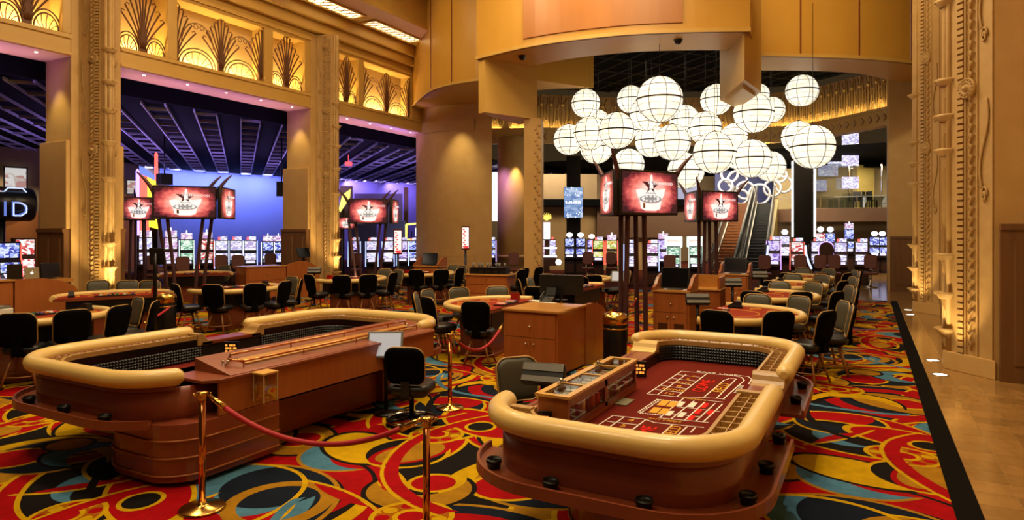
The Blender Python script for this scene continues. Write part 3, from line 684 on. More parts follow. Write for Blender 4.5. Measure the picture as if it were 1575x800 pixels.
# ============================================================ CRAPS TABLES
WHITEP = pm('white_print', '#d8cfc4', None, 5, .8); YELP = pm('yellow_print', '#d09a3c', None, 5, .8); REDP = pm('red_print', '#d8261e', None, 5, .8); BLKP = pm('black_print', '#1a0c0a', None, 5, .8)
CHIPS = [pm('chip_' + k, c, None, 5, .45) for k, c in (('white', '#d9d4c8'), ('red', '#b3201c'), ('green', '#2c6a3c'), ('black', '#18161a'), ('purple', '#5a3a78'), ('orange', '#c8702a'))]
RACK = pm('chip_rack_wood', '#b08a52', '#96703a', 4, .42, stretch=(4, 4, 1))
SCREENW = em('pit_screen_grey', (.52, .53, .56), .55)
class Craps:
    def __init__(s, name, label, x0, y0, sg, Wd, L, R, yd1, yg1, yg2, yd2):
        s.W, s.L, s.R, s.sg = Wd, L, R, sg; s.yd1, s.yg1, s.yg2, s.yd2 = yd1, yg1, yg2, yd2
        s.root = thing(name, label, 'craps table', (x0, y0, 0)); s.x0, s.y0 = x0, y0
    def m(s, x, y, z=0): return Vector((s.sg * x, y, z))
    def near(s, i, y1=None, y2=None, n=10, k0=None):
        R = s.R; r = R - i; y1 = s.yd1 if y1 is None else y1; y2 = s.yg1 if y2 is None else y2; W_ = s.W
        k0 = (3 if s.cut else 0) if k0 is None else k0; p = []
        if not k0: p = [(i, y1 + (R - y1) * k / 3) for k in range(3)] if y1 > R + .02 else ([(i, R + .001)] if y1 >= R else [])
        p += [(R - r * math.cos(PI / 2 * k / n), R - r * math.sin(PI / 2 * k / n)) for k in range(k0, n + 1)]
        p += [(R + (W_ - 2 * R) * k / 6, i) for k in range(1, 6)]
        p += [(W_ - R + r * math.sin(PI / 2 * k / n), R - r * math.cos(PI / 2 * k / n)) for k in range(n + 1)]
        p += [(W_ - i, R + (y2 - R) * k / 8) for k in range(1, 9)]
        return p
    def far(s, i, y1=None, y2=None, n=10):
        R = s.R; r = R - i; y1 = s.yg2 if y1 is None else y1; y2 = s.yd2 if y2 is None else y2; W_, L = s.W, s.L
        p = [(W_ - i, y1 + (L - R - y1) * k / 8) for k in range(8)]
        p += [(W_ - R + r * math.cos(PI / 2 * k / n), L - R + r * math.sin(PI / 2 * k / n)) for k in range(n + 1)]
        p += [(W_ - R - (W_ - 2 * R) * k / 6, L - i) for k in range(1, 6)]
        p += [(R - r * math.sin(PI / 2 * k / n), L - R + r * math.cos(PI / 2 * k / n)) for k in range(n + 1)]
        if y2 < L - R - .02: p += [(i, L - R - (L - R - y2) * k / 3) for k in range(1, 4)]
        return p
    def loop(s, i): return s.near(i, s.R, s.L / 2, k0=0) + s.far(i, s.L / 2 + .001, s.L - s.R)
    def loft(s, mb, pathf, prof, smooth=True, closed=False):
        rows = [[s.m(x, y, z) for x, y in pathf(i)] for i, z in prof]
        mb.loft(rows, closed_u=closed, smooth=smooth)
        if not closed:
            for k in (0, -1): mb.add([r[k] for r in rows], [tuple(range(len(rows)))])
        return mb
    dc = (0, .26, .815); cut = False; pd = (.55, 1.6)
    def build(s, zf=.68):
        r = s.root; W_, L = s.W, s.L
        # rails
        for pf_ in (s.near, s.far):
            pts = [s.m(x, y, .92) for x, y in pf_(0)]
            e0 = (pts[0] - pts[1]).normalized(); e1 = (pts[-1] - pts[-2]).normalized()
            capn = [(.03, .06), (.055, .04), (.07, .018)]
            P_ = [pts[0] + e0 * c for _, c in capn] + pts + [pts[-1] + e1 * c for _, c in reversed(capn)]
            MB().tube(P_, [a for a, _ in capn] + [.078] * len(pts) + [a for a, _ in reversed(capn)], 14).build('padded_rail', GOLDV, r)
            # chip rack behind the rail, with dividers
            rk = s.loft(MB(), pf_, [(.05, .86), (.06, .905), (.075, .905), (.08, .87), (.147, .868), (.15, .9), (.158, .9), (.161, .868), (.225, .868), (.23, .91), (.255, .91), (.255, .86)], False).build('chip_rack', RACK, r)
            d = MB(); A, B_ = pf_(.075), pf_(.235); acc = 0
            for k in range(1, len(A)):
                a0, a1, b0, b1 = (Vector((*q, 0)) for q in (A[k - 1], A[k], B_[k - 1], B_[k])); sl = (a1 - a0).length; nn = max(1, round(sl / .11))
                for q in range(nn):
                    pa, pb = a0.lerp(a1, q / nn), b0.lerp(b1, q / nn); t = (a1 - a0).normalized() * .006
                    vs = [s.m(v.x, v.y, z) for z in (.865, .9) for v in (pa - t, pa + t, pb + t, pb - t)]
                    d.add(vs, [(0, 1, 2, 3), (4, 5, 6, 7), (0, 1, 5, 4), (1, 2, 6, 5), (2, 3, 7, 6), (3, 0, 4, 7)])
            d.build('rack_divider', RACK, rk, kind='stuff')
            # upper apron
            s.loft(MB(), pf_, [(.02, .80), (.03, .88), (.06, .9), (.08, .9), (.08, .80)], True).build('upper_apron', MAROON, r)
            # rubber wall with pyramids
            rb = s.loft(MB(), pf_, [(.25, .90), (.258, zf), (.245, zf), (.235, .90)], True)
            A = pf_(.258); seg = []; 
            for k in range(1, len(A)):
                a0, a1 = Vector((*A[k - 1], 0)), Vector((*A[k], 0)); sl = (a1 - a0).length; nn = max(1, round(sl / .034))
                for q in range(nn): seg.append((a0.lerp(a1, q / nn), a0.lerp(a1, (q + 1) / nn)))
            cz = Vector((W_ / 2, L / 2, 0))
            for a0, a1 in seg:
                t = (a1 - a0); inn = Vector((-t.y, t.x, 0)).normalized()
                if inn.dot(cz - a0) < 0: inn = -inn
                for j in range(5):
                    z0 = zf + .01 + j * .032; z1 = z0 + .03; mid = (a0 + a1) / 2 + inn * .014
                    rb.add([s.m(a0.x, a0.y, z0), s.m(a1.x, a1.y, z0), s.m(a1.x, a1.y, z1), s.m(a0.x, a0.y, z1), s.m(mid.x, mid.y, (z0 + z1) / 2)], [(0, 1, 4), (1, 2, 4), (2, 3, 4), (3, 0, 4)])
            rb.build('rubber_wall', RUBBER, r)
            # drink shelf with rim, cup holders
            sh = (lambda i, f=pf_: f(i, s.R, s.yg1 - .05, k0=5 if s.cut else 0) if f == s.near else f(i, s.yg2 + .05, min(s.L - s.R, s.yd2)))
            s.loft(MB(), sh, [(.12, .525), (.12, .555), (-.13, .555), (-.135, .60), (-.155, .60), (-.16, .525)], False).build('drink_shelf', DARKWOOD, r)
            ring = sh(-.05); acc = 0; last = Vector((*ring[0], 0)); nxt = .35; tot = 0
            for q in ring[1:]:
                q = Vector((*q, 0)); tot += (q - last).length; last = q
                if tot >= nxt:
                    MB().lathe([(.03, .53), (.042, .54), (.05, .60), (.056, .60), (.05, .625), (.042, .6), (.03, .56)], s.m(q.x, q.y, 0), 12).build('cup_holder', BLACKP, r); nxt += .62
        # apron loop, felt bed, pedestal
        def ped(o):
            rr = .36; x0, x1, yb = s.pd[0] - o, s.pd[1] + o, .14 - o; ra = rr + o
            return [(x0, 1.25)] + [(x0 + ra - ra * math.cos(PI / 2 * k / 8), yb + ra - ra * math.sin(PI / 2 * k / 8)) for k in range(9)] + [(x1 - ra + ra * math.sin(PI / 2 * k / 8), yb + ra - ra * math.cos(PI / 2 * k / 8)) for k in range(9)] + [(x1, 1.25)]
        s.loft(MB(), s.loop, [(.04, .54), (.03, .57), (.03, .82), (.06, .82), (.07, .54)], True, closed=True).build('apron', MAROON, r)
        MB().prism([s.m(x, y) for x, y in s.loop(.2)], zf - .06, zf).build('felt_bed', FELT, r)
        pd = MB().prism([s.m(x, y) for x, y in ped(0)], .04, .54).build('pedestal', MAROON, r, bevel=.008)
        pd2 = MB().prism([s.m(x, y) for x, y in ((.12, L - .5), (.3, L - .25), (W_ - .5, L - .25), (W_ - .35, L - .5), (W_ - .35, L - 1.25), (.12, L - 1.25))], .04, .54).build('pedestal', MAROON, r, bevel=.01)
        MB().prism([s.m(x, y) for x, y in ((.22, 1.2), (W_ - .42, 1.2), (W_ - .42, L - 1.2), (.22, L - 1.2))], .04, .40).build('kick_panel', DARKWOOD, r)
        MB().prism([s.m(x, y) for x, y in ((.35, 1.2), (W_ - .5, 1.2), (W_ - .5, L - 1.2), (.35, L - 1.2))], .40, .6).build('knee_recess', BLACKM, r)
        for z in (.10, .25, .40):
            q = ped(.01)
            MB().tube([s.m(x, y, z) for x, y in q], .009, 5).build('moulding', CHERRY, pd)
        # stickman gap ledge
        MB().prism([s.m(x, y) for x, y in ((W_ - .02, s.yg1), (W_ - .02, s.yg2), (W_ - .27, s.yg2), (W_ - .27, s.yg1))], .78, .825).build('gap_ledge', DARKWOOD, r, bevel=.008)
        s.loft(MB(), lambda i: [(W_ - i, s.yg1), (W_ - i, s.yg2)], [(.245, .82), (.258, zf), (.24, zf)], False).build('gap_rubber', RUBBER, r)
        # flared end posts
        for x0_, y_, dr in ((W_ - .27, s.yg1, 1), (W_ - .27, s.yg2, -1), (-.02, s.yd1, 1), (-.02, s.yd2, -1)):
            if s.cut and dr > 0 and x0_ < 0: continue
            pr = [(-.05, .78), (-.05, .925), (.02, .925), (.05, .90), (.07, .86), (.10, .835), (.16, .825), (.16, .78)]
            vs = [[s.m(x, y_ + dr * a, z) for a, z in pr] for x in (x0_, x0_ + .28)]
            m = MB(); n = len(pr); m.add(vs[0] + vs[1], [(k, (k + 1) % n, n + (k + 1) % n, n + k) for k in range(n)] + [tuple(range(n)), tuple(range(n, 2 * n))])
            m.build('rail_end_post', GOLDV if (s.sg > 0 and dr < 0 and x0_ < 0) else RACK, r, bevel=.008)
        # dealer side counter, fascia
        cx, cw, cz = s.dc
        MB().prism([s.m(x, y) for x, y in ((cx, s.yd1 + .12), (cx + .1, s.yd1), (cw, s.yd1), (cw, s.yd2), (cx + .1, s.yd2), (cx, s.yd2 - .12))], cz - .03, cz).build('dealer_counter', DARKWOOD, r, bevel=.006)
        if s.cut:
            rows = [[s.m(x, y, z) for x, z in ((cx + .04, cz), (cw, cz), (cw, cz + .12), (cx + .04, cz + .005))] for y in (s.yd1 + .25, s.yd2 - .1)]; m = MB(); m.loft(rows, closed_u=True, smooth=False); [m.add(q, [(0, 1, 2, 3)]) for q in rows]; m.build('sloped_bank', DARKWOOD, r, bevel=.004)
        MB().prism([s.m(x, y) for x, y in ((cx + .02, s.yd1 + .12), (cx + .02, s.yd2 - .12), (cx + .05, s.yd2 - .12), (cx + .05, s.yd1 + .12))], .545, cz - .028).build('dealer_fascia', CHERRY, r)
        MB().prism([s.m(x, y) for x, y in ((cw - .025, s.yd1), (cw - .025, s.yd2), (cw, s.yd2), (cw, s.yd1))], zf, cz - .028).build('dealer_rubber', RUBBER, r)
        return s

ca = Craps('craps_table', 'right craps table with open burgundy layout and long glass chip case', -2.39, 3.78, 1, 1.73, 4.12, .5, .42, 1.68, 2.48, 3.6).build()
cb = Craps('craps_table', 'left craps table seen from its wooden dealer side with stool and screen', -5.25, 3.25, -1, 2.25, 4.4, .6, .62, 1.95, 2.85, 3.95); cb.dc = (-.19, .36, .875); cb.cut = True; cb.yd1 = .46; cb.pd = (-.17, .95); cb.build(.60)

# printed layout on the right table, drawn where the felt lies
lay = MB(); yl = MB(); rd = MB(); wt = MB()
ZL = .6815
def FP(x, y):                      # crop pixel of the 900..1200 x 555..680 view -> felt
    p = at(900 + x * 300 / 1575, 555 + y * 300 / 1575, .68); p.z = ZL; return p - ca.root.location
def line(mb, a, b_, w=.006):
    a, b_ = (FP(*a), FP(*b_)); d = (b_ - a).normalized(); n = Vector((-d.y, d.x, 0)) * w
    mb.add([a - n, a + n, b_ + n, b_ - n], [(0, 1, 2, 3)])
# far box
for a, b_ in (((500, 268), (778, 85)), ((778, 85), (985, 103)), ((500, 268), (740, 292)), ((740, 292), (985, 103)), ((585, 275), (815, 112)), ((735, 112), (940, 136)), ((690, 143), (895, 166)), ((648, 170), (860, 195)), ((602, 200), (820, 226)), ((555, 232), (780, 258)),
            ((985, 103), (1190, 122)), ((740, 292), (955, 298)), ((955, 298), (1120, 160)), ((1060, 305), (1220, 148)), ((955, 298), (1060, 305)), ((1120, 160), (1165, 143)), ((1165, 143), (1220, 148)), ((1115, 310), (1285, 160)), ((1285, 160), (1265, 135)), ((1265, 135), (1190, 122)),
            ((1320, 190), (1345, 150)), ((1345, 150), (1320, 130)), ((1320, 130), (1200, 112)), ((1060, 305), (1130, 312)),
            # centre block
            ((600, 462), (800, 300)), ((695, 470), (880, 325)), ((800, 485), (965, 335)), ((890, 492), (1050, 345)), ((950, 498), (1110, 350)), ((800, 300), (1115, 335)), ((740, 372), (1085, 410)), ((600, 462), (1000, 500)), ((655, 425), (940, 455)),
            # near box
            ((50, 556), (225, 443)), ((225, 443), (480, 472)), ((150, 568), (315, 455)), ((335, 592), (490, 476)), ((175, 490), (440, 520)), ((110, 530), (385, 556)), ((480, 472), (560, 500)), ((560, 500), (960, 540)), ((605, 606), (705, 518)), ((750, 600), (825, 532)), ((850, 580), (890, 540))):
    line(lay, a, b_)
lay.build('layout_lines', WHITEP, ca.root)
def blob(mb, x, y, w, h):
    a = [FP(x + w * math.cos(q), y + h * math.sin(q)) for q in [2 * PI * k / 10 for k in range(10)]]; mb.add([p + Vector((0, 0, .0006)) for p in a], [tuple(range(10))])
def quad(mb, pts): mb.add([FP(*p) + Vector((0, 0, .0008)) for p in pts], [(0, 1, 2, 3)])
for x, y in ((580, 395), (640, 345), (715, 350), (655, 410), (690, 380), (600, 415)): pass
for (x, y) in ((632, 340), (705, 350), (565, 398), (638, 408)): quad(yl, ((x - 55, y + 20), (x - 10, y - 22), (x + 55, y - 16), (x + 12, y + 26)))
yl.build('hard_way_box', YELP, ca.root)
for (x, y) in ((772, 350), (868, 357), (682, 425), (780, 437)): quad(wt, ((x - 42, y + 18), (x - 5, y - 20), (x + 42, y - 16), (x + 5, y + 22)))
wt.build('one_roll_box', WHITEP, ca.root)
for (x, y) in ((968, 360), (915, 408), (858, 460), (1010, 415)): quad(rd, ((x - 38, y + 18), (x - 3, y - 18), (x + 36, y - 13), (x + 2, y + 23)))
rd.build('seven_box', REDP, ca.root)
m = MB()
for k in range(11):
    for j in range(2):
        f = k / 10; x = 430 + 150 * f + j * 22; y = 415 - 100 * f + j * 4; blob(m, x, y, 8, 5)
for k in range(9): blob(m, 590 + k * 20, 315 + k * 2.2, 8, 4); blob(m, 445 + k * 20, 424 + k * 2, 8, 4)
m.build('craps_eleven_dots', WHITEP, ca.root)
def ftxt(body, x, y, size, mat, rz=PI / 2, sx=1.0, nm='lettering'):
    p = FP(x, y); return text(nm, body, size, mat, ca.root, Matrix.Translation(p + Vector((0, 0, .001))) @ Matrix.Rotation(rz, 4, 'Z'), sx)
ftxt('COME', 960, 205, .17, REDP, PI / 2, 1.15); ftxt('COME', 465, 598, .16, REDP, PI / 2)
ftxt('FIELD', 1105, 220, .14, YELP, PI / 2, 1.2); ftxt('FIELD', 705, 575, .13, YELP, PI / 2)
for b_, x, y in (('4', 870, 128), ('5', 830, 154), ('SIX', 795, 181), ('8', 757, 208), ('NINE', 714, 237), ('10', 675, 267), ('4', 372, 484), ('5', 308, 527), ('SIX', 245, 576)): ftxt(b_, x, y, .10, YELP, 0)
ftxt("DON'T COME BAR", 700, 190, .035, WHITEP, PI / 2) if 0 else None
ftxt('PASS LINE', 1065, 105, .07, WHITEP, 0, 1.4); ftxt('PASS LINE', 1245, 232, .06, WHITEP, PI / 2, 1.3)
ftxt('SEVEN', 900, 316, .06, YELP, 0); ftxt('ANY CRAPS', 640, 484, .05, YELP, 0); ftxt('FOUR', 838, 305, .05, YELP, 0); ftxt('NINE', 722, 490, .05, YELP, 0)

# glass chip case on the dealer edge of the right table
cx0, cx1, cy0, cy1 = -2.20, -1.95, 4.42, 6.02
cc = thing('chip_case', 'long wooden chip case with glass lid on the right craps table', 'chip case', (cx0, cy0, .682)); wd_, ln_ = cx1 - cx0, cy1 - cy0
MB().box(0, wd_, 0, ln_, 0, .03).box(0, wd_, 0, .02, .03, .27).box(0, wd_, ln_ - .02, ln_, .03, .27).box(0, .02, .02, ln_ - .02, .03, .27).build('box_frame', CHERRY, cc)
m = MB()
for k in range(3): y = ln_ * k / 2; m.box(wd_ - .025, wd_ - .002, max(y - .03, .02), min(y + .03, ln_ - .02), .03, .27)
m.box(wd_ - .025, wd_ - .002, .02, ln_ - .02, .20, .27).box(wd_ - .025, wd_ - .002, .02, ln_ - .02, .03, .07); m.build('front_frame', DARKWOOD, cc)
m = MB().box(-.02, .035, -.02, ln_ + .02, .27, .29).box(wd_ - .035, wd_ + .015, -.02, ln_ + .02, .27, .29).box(.035, wd_ - .035, -.02, .03, .27, .29).box(.035, wd_ - .035, ln_ - .03, ln_ + .02, .27, .29)
for k in (1, 2, 3): m.box(.035, wd_ - .035, ln_ * k / 4 - .012, ln_ * k / 4 + .012, .27, .288)
m.build('lid_frame', OAK, cc)
for k in range(4): B(.035, wd_ - .035, ln_ * k / 4 + .015, ln_ * (k + 1) / 4 - .015, .276, .282).build('glass_pane', GLASS, cc)
for k in range(2): B(wd_ - .018, wd_ - .012, ln_ * k / 2 + .03, ln_ * (k + 1) / 2 - .03, .07, .20).build('glass_pane', GLASS, cc)
for k in range(2): MB().cbox((.05, ln_ * (.2 + .5 * k), .305), (.03, .1, .025)).sphere((.05, ln_ * (.2 + .5 * k), .325), .018, 8, 6).build('lock', CHROME, cc)
for k in range(4):
    y0_ = ln_ * k / 4 + .02; B(.03, wd_ - .03, y0_, y0_ + ln_ / 4 - .04, .215, .225).build('tray_sheet', pm('pale_tray', '#b8b496', '#8f8a6a', 18, .5), cc)
    for q in range(2): MB().cbox((.07 + .09 * q, y0_ + .1 + .12 * q, .232), (.08, .1, .014), .4 * q).build('tray_clip', (GREYP, BLACKP)[(k + q) % 2], cc)
stk = None
for i in range(3):
    for j in range(14):
        x, y, hgt = cx0 + .05 + i * .07, cy0 + .1 + j * .105, .06 + .13 * random.random()
        if random.random() < .12: continue
        c = CHIPS[(j * 2 + i * 3 + (j // 4)) % 6]
        n = ('white', 'red', 'green', 'black', 'purple', 'orange')[(j * 2 + i * 3 + (j // 4)) % 6]
        o = MB().lathe([(.022, 0), (.022, hgt)], (0, 0, 0), 10).build('chip_stack', c, None, (x, y, .713)); tag(o, 'short stack of %s chips in the %s section of the glass chip case' % (n, ('nearest', 'second', 'third', 'farthest')[min(j // 4, 3)]), 'chips', '%s chip stacks in the glass case' % n)
# dice tray cards and score plates of the right table
tag(MB().cbox((0, 0, .004), (.14, .22, .008)).build('layout_card', pm('card_grey', '#8c8568', '#5a5438', 30, .6), None, tuple(FP(305, 337) + ca.root.location + Vector((.0, 0, .001)))), 'small printed card lying on the felt beside the glass chip case', 'card')
def amber(t, w):
    m = MB()
    for k in range(3):
        for q in range(3): x = -w * .8 + k * w * .6; m.box(x, x + w * (.5 if (k + q) % 2 else .3), -.008, -.005, .035 + q * .036, .058 + q * .036)
    m.build('lit_strokes', em('amber_screen', (1, .30, .04), 1.6), t, kind='stuff')
for (u, v, z, rz, lb) in ((1004 - 19, 568, .77, .3, 'small amber point display at the far end of the glass chip case'), (836, 650, .77, .3, 'small amber point display near the padded near rail of right craps table')):
    p = at(u, v, z); t = thing('point_display', lb, 'display', (p.x, p.y, z - .08), rz)
    B(-.06, .06, 0, .03, 0, .16).build('housing', BLACKP, t); B(-.052, .052, -.004, 0, .01, .15).build('screen', BLACKP, t)
    amber(t, .052)
# left table: counter fittings
r = cb.root; sgn = -1
def L_(x, y, z=0): return cb.m(x, y, z)
m = MB()
SL = lambda x: .885 + (x + .15) * .235
for x in (-.03, .16): m.tube([L_(x, .95 + k * .3, SL(x) + .045) for k in range(10)], .012, 6)
for y in (.95, 1.7, 2.5, 3.3, 3.65):
    for x in (-.03, .16): m.tube([L_(x, y, SL(x) - .01), L_(x, y, SL(x) + .045)], .008, 5)
m.tube([L_(-.03, .95, SL(-.03) + .045), L_(.065, .85, SL(.065) + .045), L_(.16, .95, SL(.16) + .045)], .012, 6)
m.build('chip_trough_rail', COPPER, r)
MB().add([L_(x, y, SL(x) + o) for o in (-.005, .008) for x, y in ((-.0, 1.0), (.13, 1.0), (.13, 3.6), (-.0, 3.6))], [(0, 1, 2, 3), (4, 5, 6, 7), (0, 1, 5, 4), (1, 2, 6, 5), (2, 3, 7, 6), (3, 0, 4, 7)]).build('trough_bed', CHERRYT, r)
t = thing('dice_box', 'clear acrylic dice box hung on the dealer side of left craps table', 'acrylic box', (cb.x0 + .27, cb.y0 + 1.0, .60))
m = MB().box(-.07, .07, -.08, .08, 0, .006).box(-.07, -.064, -.08, .08, .006, .26).box(.064, .07, -.08, .08, .006, .26).box(-.064, .064, -.08, -.074, .006, .26).box(-.064, .064, .074, .08, .006, .26); m.build('clear_box', GLASS, t)
MB().box(-.085, .075, -.09, .09, .26, .275).build('lid', pm('amber_lid', '#d0a050', None, 4, .3), t)
m = MB()
for x in (-.068, .068):
    for y in (-.078, .078): m.box(x - .004, x + .004, y - .004, y + .004, .0, .26)
m.build('edge_strip', pm('acrylic_edge', '#c8b184', None, 5, .2), t)
for nm, x, y, lb in (('toggle_lever', .06, .8, 'small chrome lever pair on left craps table counter near the acrylic box'), ('toggle_lever', .1, 3.55, 'small chrome lever beside the tilted screen on left craps table')):
    t = thing(nm, lb, 'lever', (cb.x0 - x, cb.y0 + y, .876)); MB().lathe([(.03, 0), (.03, .01), (.012, .02), (.01, .05)], (0, 0, 0), 10).build('base', CHROME, t)
    MB().tube([(0, 0, .03), (.03, .02, .09)], .008, 6).sphere((.03, .02, .095), .014, 8, 6).tube([(0, 0, .03), (-.04, .02, .08)], .008, 6).sphere((-.04, .02, .085), .014, 8, 6).build('handle', CHROME, t)
p = atd(355, 548, 7.9); p.z = .66; t = thing('point_display', 'small amber point display inside the left craps table by the dark rubber', 'display', (p.x, p.y, .69), .5)
B(-.09, .09, 0, .03, 0, .16).build('housing', BLACKP, t); B(-.085, .085, -.004, 0, .01, .15).build('screen', BLACKP, t); amber(t, .08)
m = MB(); pts = [at(116, 566, .8), at(140, 559, .8), at(200, 549, .8), at(218, 546, .8)]
t = tag(MB().tube([at(112, 568, .72), at(150, 558, .72), at(200, 550, .72)], .012, 8).sphere(at(112, 568, .72), .03, 8, 6).build('dice_stick', LEGW), 'long wooden dice stick lying in the left craps table', 'stick')
for u, v, lb in ((233, 547, 'white plastic puck lying in the left craps table'), (255, 547, 'grey round puck right of the white one in left craps table')):
    p = at(u, v, .685); tag(MB().lathe([(.04, 0), (.045, .01), (.04, .025)], (0, 0, 0), 14).build('marker_puck', CHIPS[0] if u < 250 else GREYP, None, (p.x, p.y, .681)), lb, 'puck')

# ---- boxman chair and screens
def office_chair(label, x, y, rz, olive):
    t = thing('dealer_chair', label, 'chair', (x, y, 0), rz)
    MB().lathe([(.28, .0), (.295, .012), (.28, .024)], (0, 0, .10), 28).tube([(.28 * math.cos(q), .28 * math.sin(q), .03) for q in [2 * PI * k / 28 for k in range(28)]], .012, 6, closed=True).build('ring_base', CHROME, t) if 0 else None
    MB().tube([(.28 * math.cos(q), .28 * math.sin(q), .06) for q in [2 * PI * k / 32 for k in range(32)]], .014, 7, closed=True).build('foot_ring', CHROME, t)
    m = MB()
    for k in range(5):
        a = 2 * PI * k / 5; m.tube([(0, 0, .08), (.275 * math.cos(a), .275 * math.sin(a), .055)], [.022, .015], 6); m.sphere((.275 * math.cos(a), .275 * math.sin(a), .03), .03, 8, 6)
    m.build('five_star_base', BLACKM, t)
    MB().lathe([(.028, .06), (.028, .3), (.05, .31), (.05, .36)], (0, 0, 0), 12).build('gas_column', BLACKM, t)
    MB().plate(.46, .44, .12, .1, Matrix.Translation((0, 0, .46)) @ Matrix.Rotation(PI / 2, 4, 'X') @ Matrix.Translation((0, 0, 0)) @ Matrix.Rotation(0, 4, 'Z') @ Matrix.Rotation(PI / 2, 4, 'X') @ Matrix.Rotation(-PI / 2, 4, 'X'), 5, .03).build('seat', LEATH, t) if 0 else None
    seatM = Matrix.Translation((0, 0, .48)) @ Matrix.Rotation(-PI / 2, 4, 'X')
    MB().plate(.48, .46, .13, .1, seatM, 5, .035).build('seat', LEATH, t)
    back(t, .50, .92, .44)
    MB().box(-.05, .05, -.25, -.21, .33, .62).box(-.05, .05, -.25, 0, .33, .36).build('back_bracket', BLACKP, t)
    return t
def back(t, z0, z1, w, y=-.215, k=.22):
    h = z1 - z0; zc = (z0 + z1) / 2; rad = .12
    def shape(i, n=6):
        pts = []
        for cx, cz, a, rr in ((w / 2 - rad, h / 2 - rad, 0, rad), (-w / 2 + rad, h / 2 - rad, 90, rad), (-w / 2 + rad * .7, -h / 2 + rad * .7, 180, rad * .7), (w / 2 - rad * .7, -h / 2 + rad * .7, 270, rad * .7)):
            for q in range(n + 1):
                b_ = math.radians(a + 90 * q / n); x = cx + (rr) * math.cos(b_); z = cz + rr * math.sin(b_)
                f = 1 - 2 * i / w; x *= f; z *= 1 - 2 * i / h
                x *= 1 + .10 * z / h; pts.append((x, z))
        return pts
    def row(i, off): return [Vector((x, y + off + k * x * x - .10 * (z / h + .5) , zc + z)) for x, z in shape(i)]
    m = MB(); R = [row(.10, -.035), row(.03, -.028), row(0, -.01), row(0, .008)]; m.loft(R, closed_u=True); n = len(R[0]); m.f.append(tuple(range(n))); m.s.append(True)
    m.build('backrest', SHELL, t)
    m = MB(); R = [row(.012, .008), row(.016, .028), row(.05, .042), row(.12, .046)]; m.loft(R, closed_u=True); o = len(m.v) - n; m.f.append(tuple(range(o, o + n))); m.s.append(True)
    c = m.build('back_cushion', OLIVE, t)
    MB().tube(row(.002, .024), .010, 6, closed=True).build('piping', PIPING, c)

# ============================================================ STOOLS
def make_stool(label, loc, rz, group):
    t = thing('bar_stool', label, 'bar stool', loc, rz, group)
    seatM = Matrix.Translation((0, 0, .585)) @ Matrix.Rotation(-PI / 2, 4, 'X')
    MB().plate(.46, .44, .11, .11, seatM, 5, .03).build('seat', LEATH, t)
    MB().lathe([(.12, .42), (.17, .45), (.18, .476)], (0, 0, 0), 12).build('seat_pan', SHELL, t)
    back(t, .585, 1.06, .465)
    MB().box(-.06, .06, -.275, -.215, .47, .70).box(-.06, .06, -.25, 0, .455, .48).build('back_bracket', SHELL, t)
    for sx in (-1, 1):
        for sy in (-1, 1):
            MB().tube([(sx * .10, sy * .10, .44), (sx * .215, sy * .215, 0)], [.02, .016], 7).build('leg', LEGW, t)
    MB().tube([(.20 * math.sqrt(2) * .82 * math.cos(q), .20 * math.sqrt(2) * .82 * math.sin(q), .16) for q in [2 * PI * k / 24 for k in range(24)]], .011, 6, closed=True).build('foot_ring', LEGW, t)
    return t
STOOL = [None]
def stool(bx, by, tx, ty, label, group, tb=None):
    """bx,by: where the top of the back stands; tx,ty: where the sitter looks"""
    d = Vector((tx - bx, ty - by, 0)).normalized(); loc = (bx + d.x * .30, by + d.y * .30, 0); rz = math.atan2(d.y, d.x) - PI / 2
    if tb:
        o = Vector((loc[0] - tb[0], loc[1] - tb[1], 0))
        if o.length < tb[2] + .14: o = o.normalized() * (tb[2] + .14); loc = (tb[0] + o.x, tb[1] + o.y, 0)
    if STOOL[0] is None: STOOL[0] = make_stool(label, loc, rz, group); return STOOL[0]
    return dup(STOOL[0], loc, rz, label, group)
def ray(u, v, z=1.05): p = at(u, v, z); return p.x, p.y
FELTT = [None]
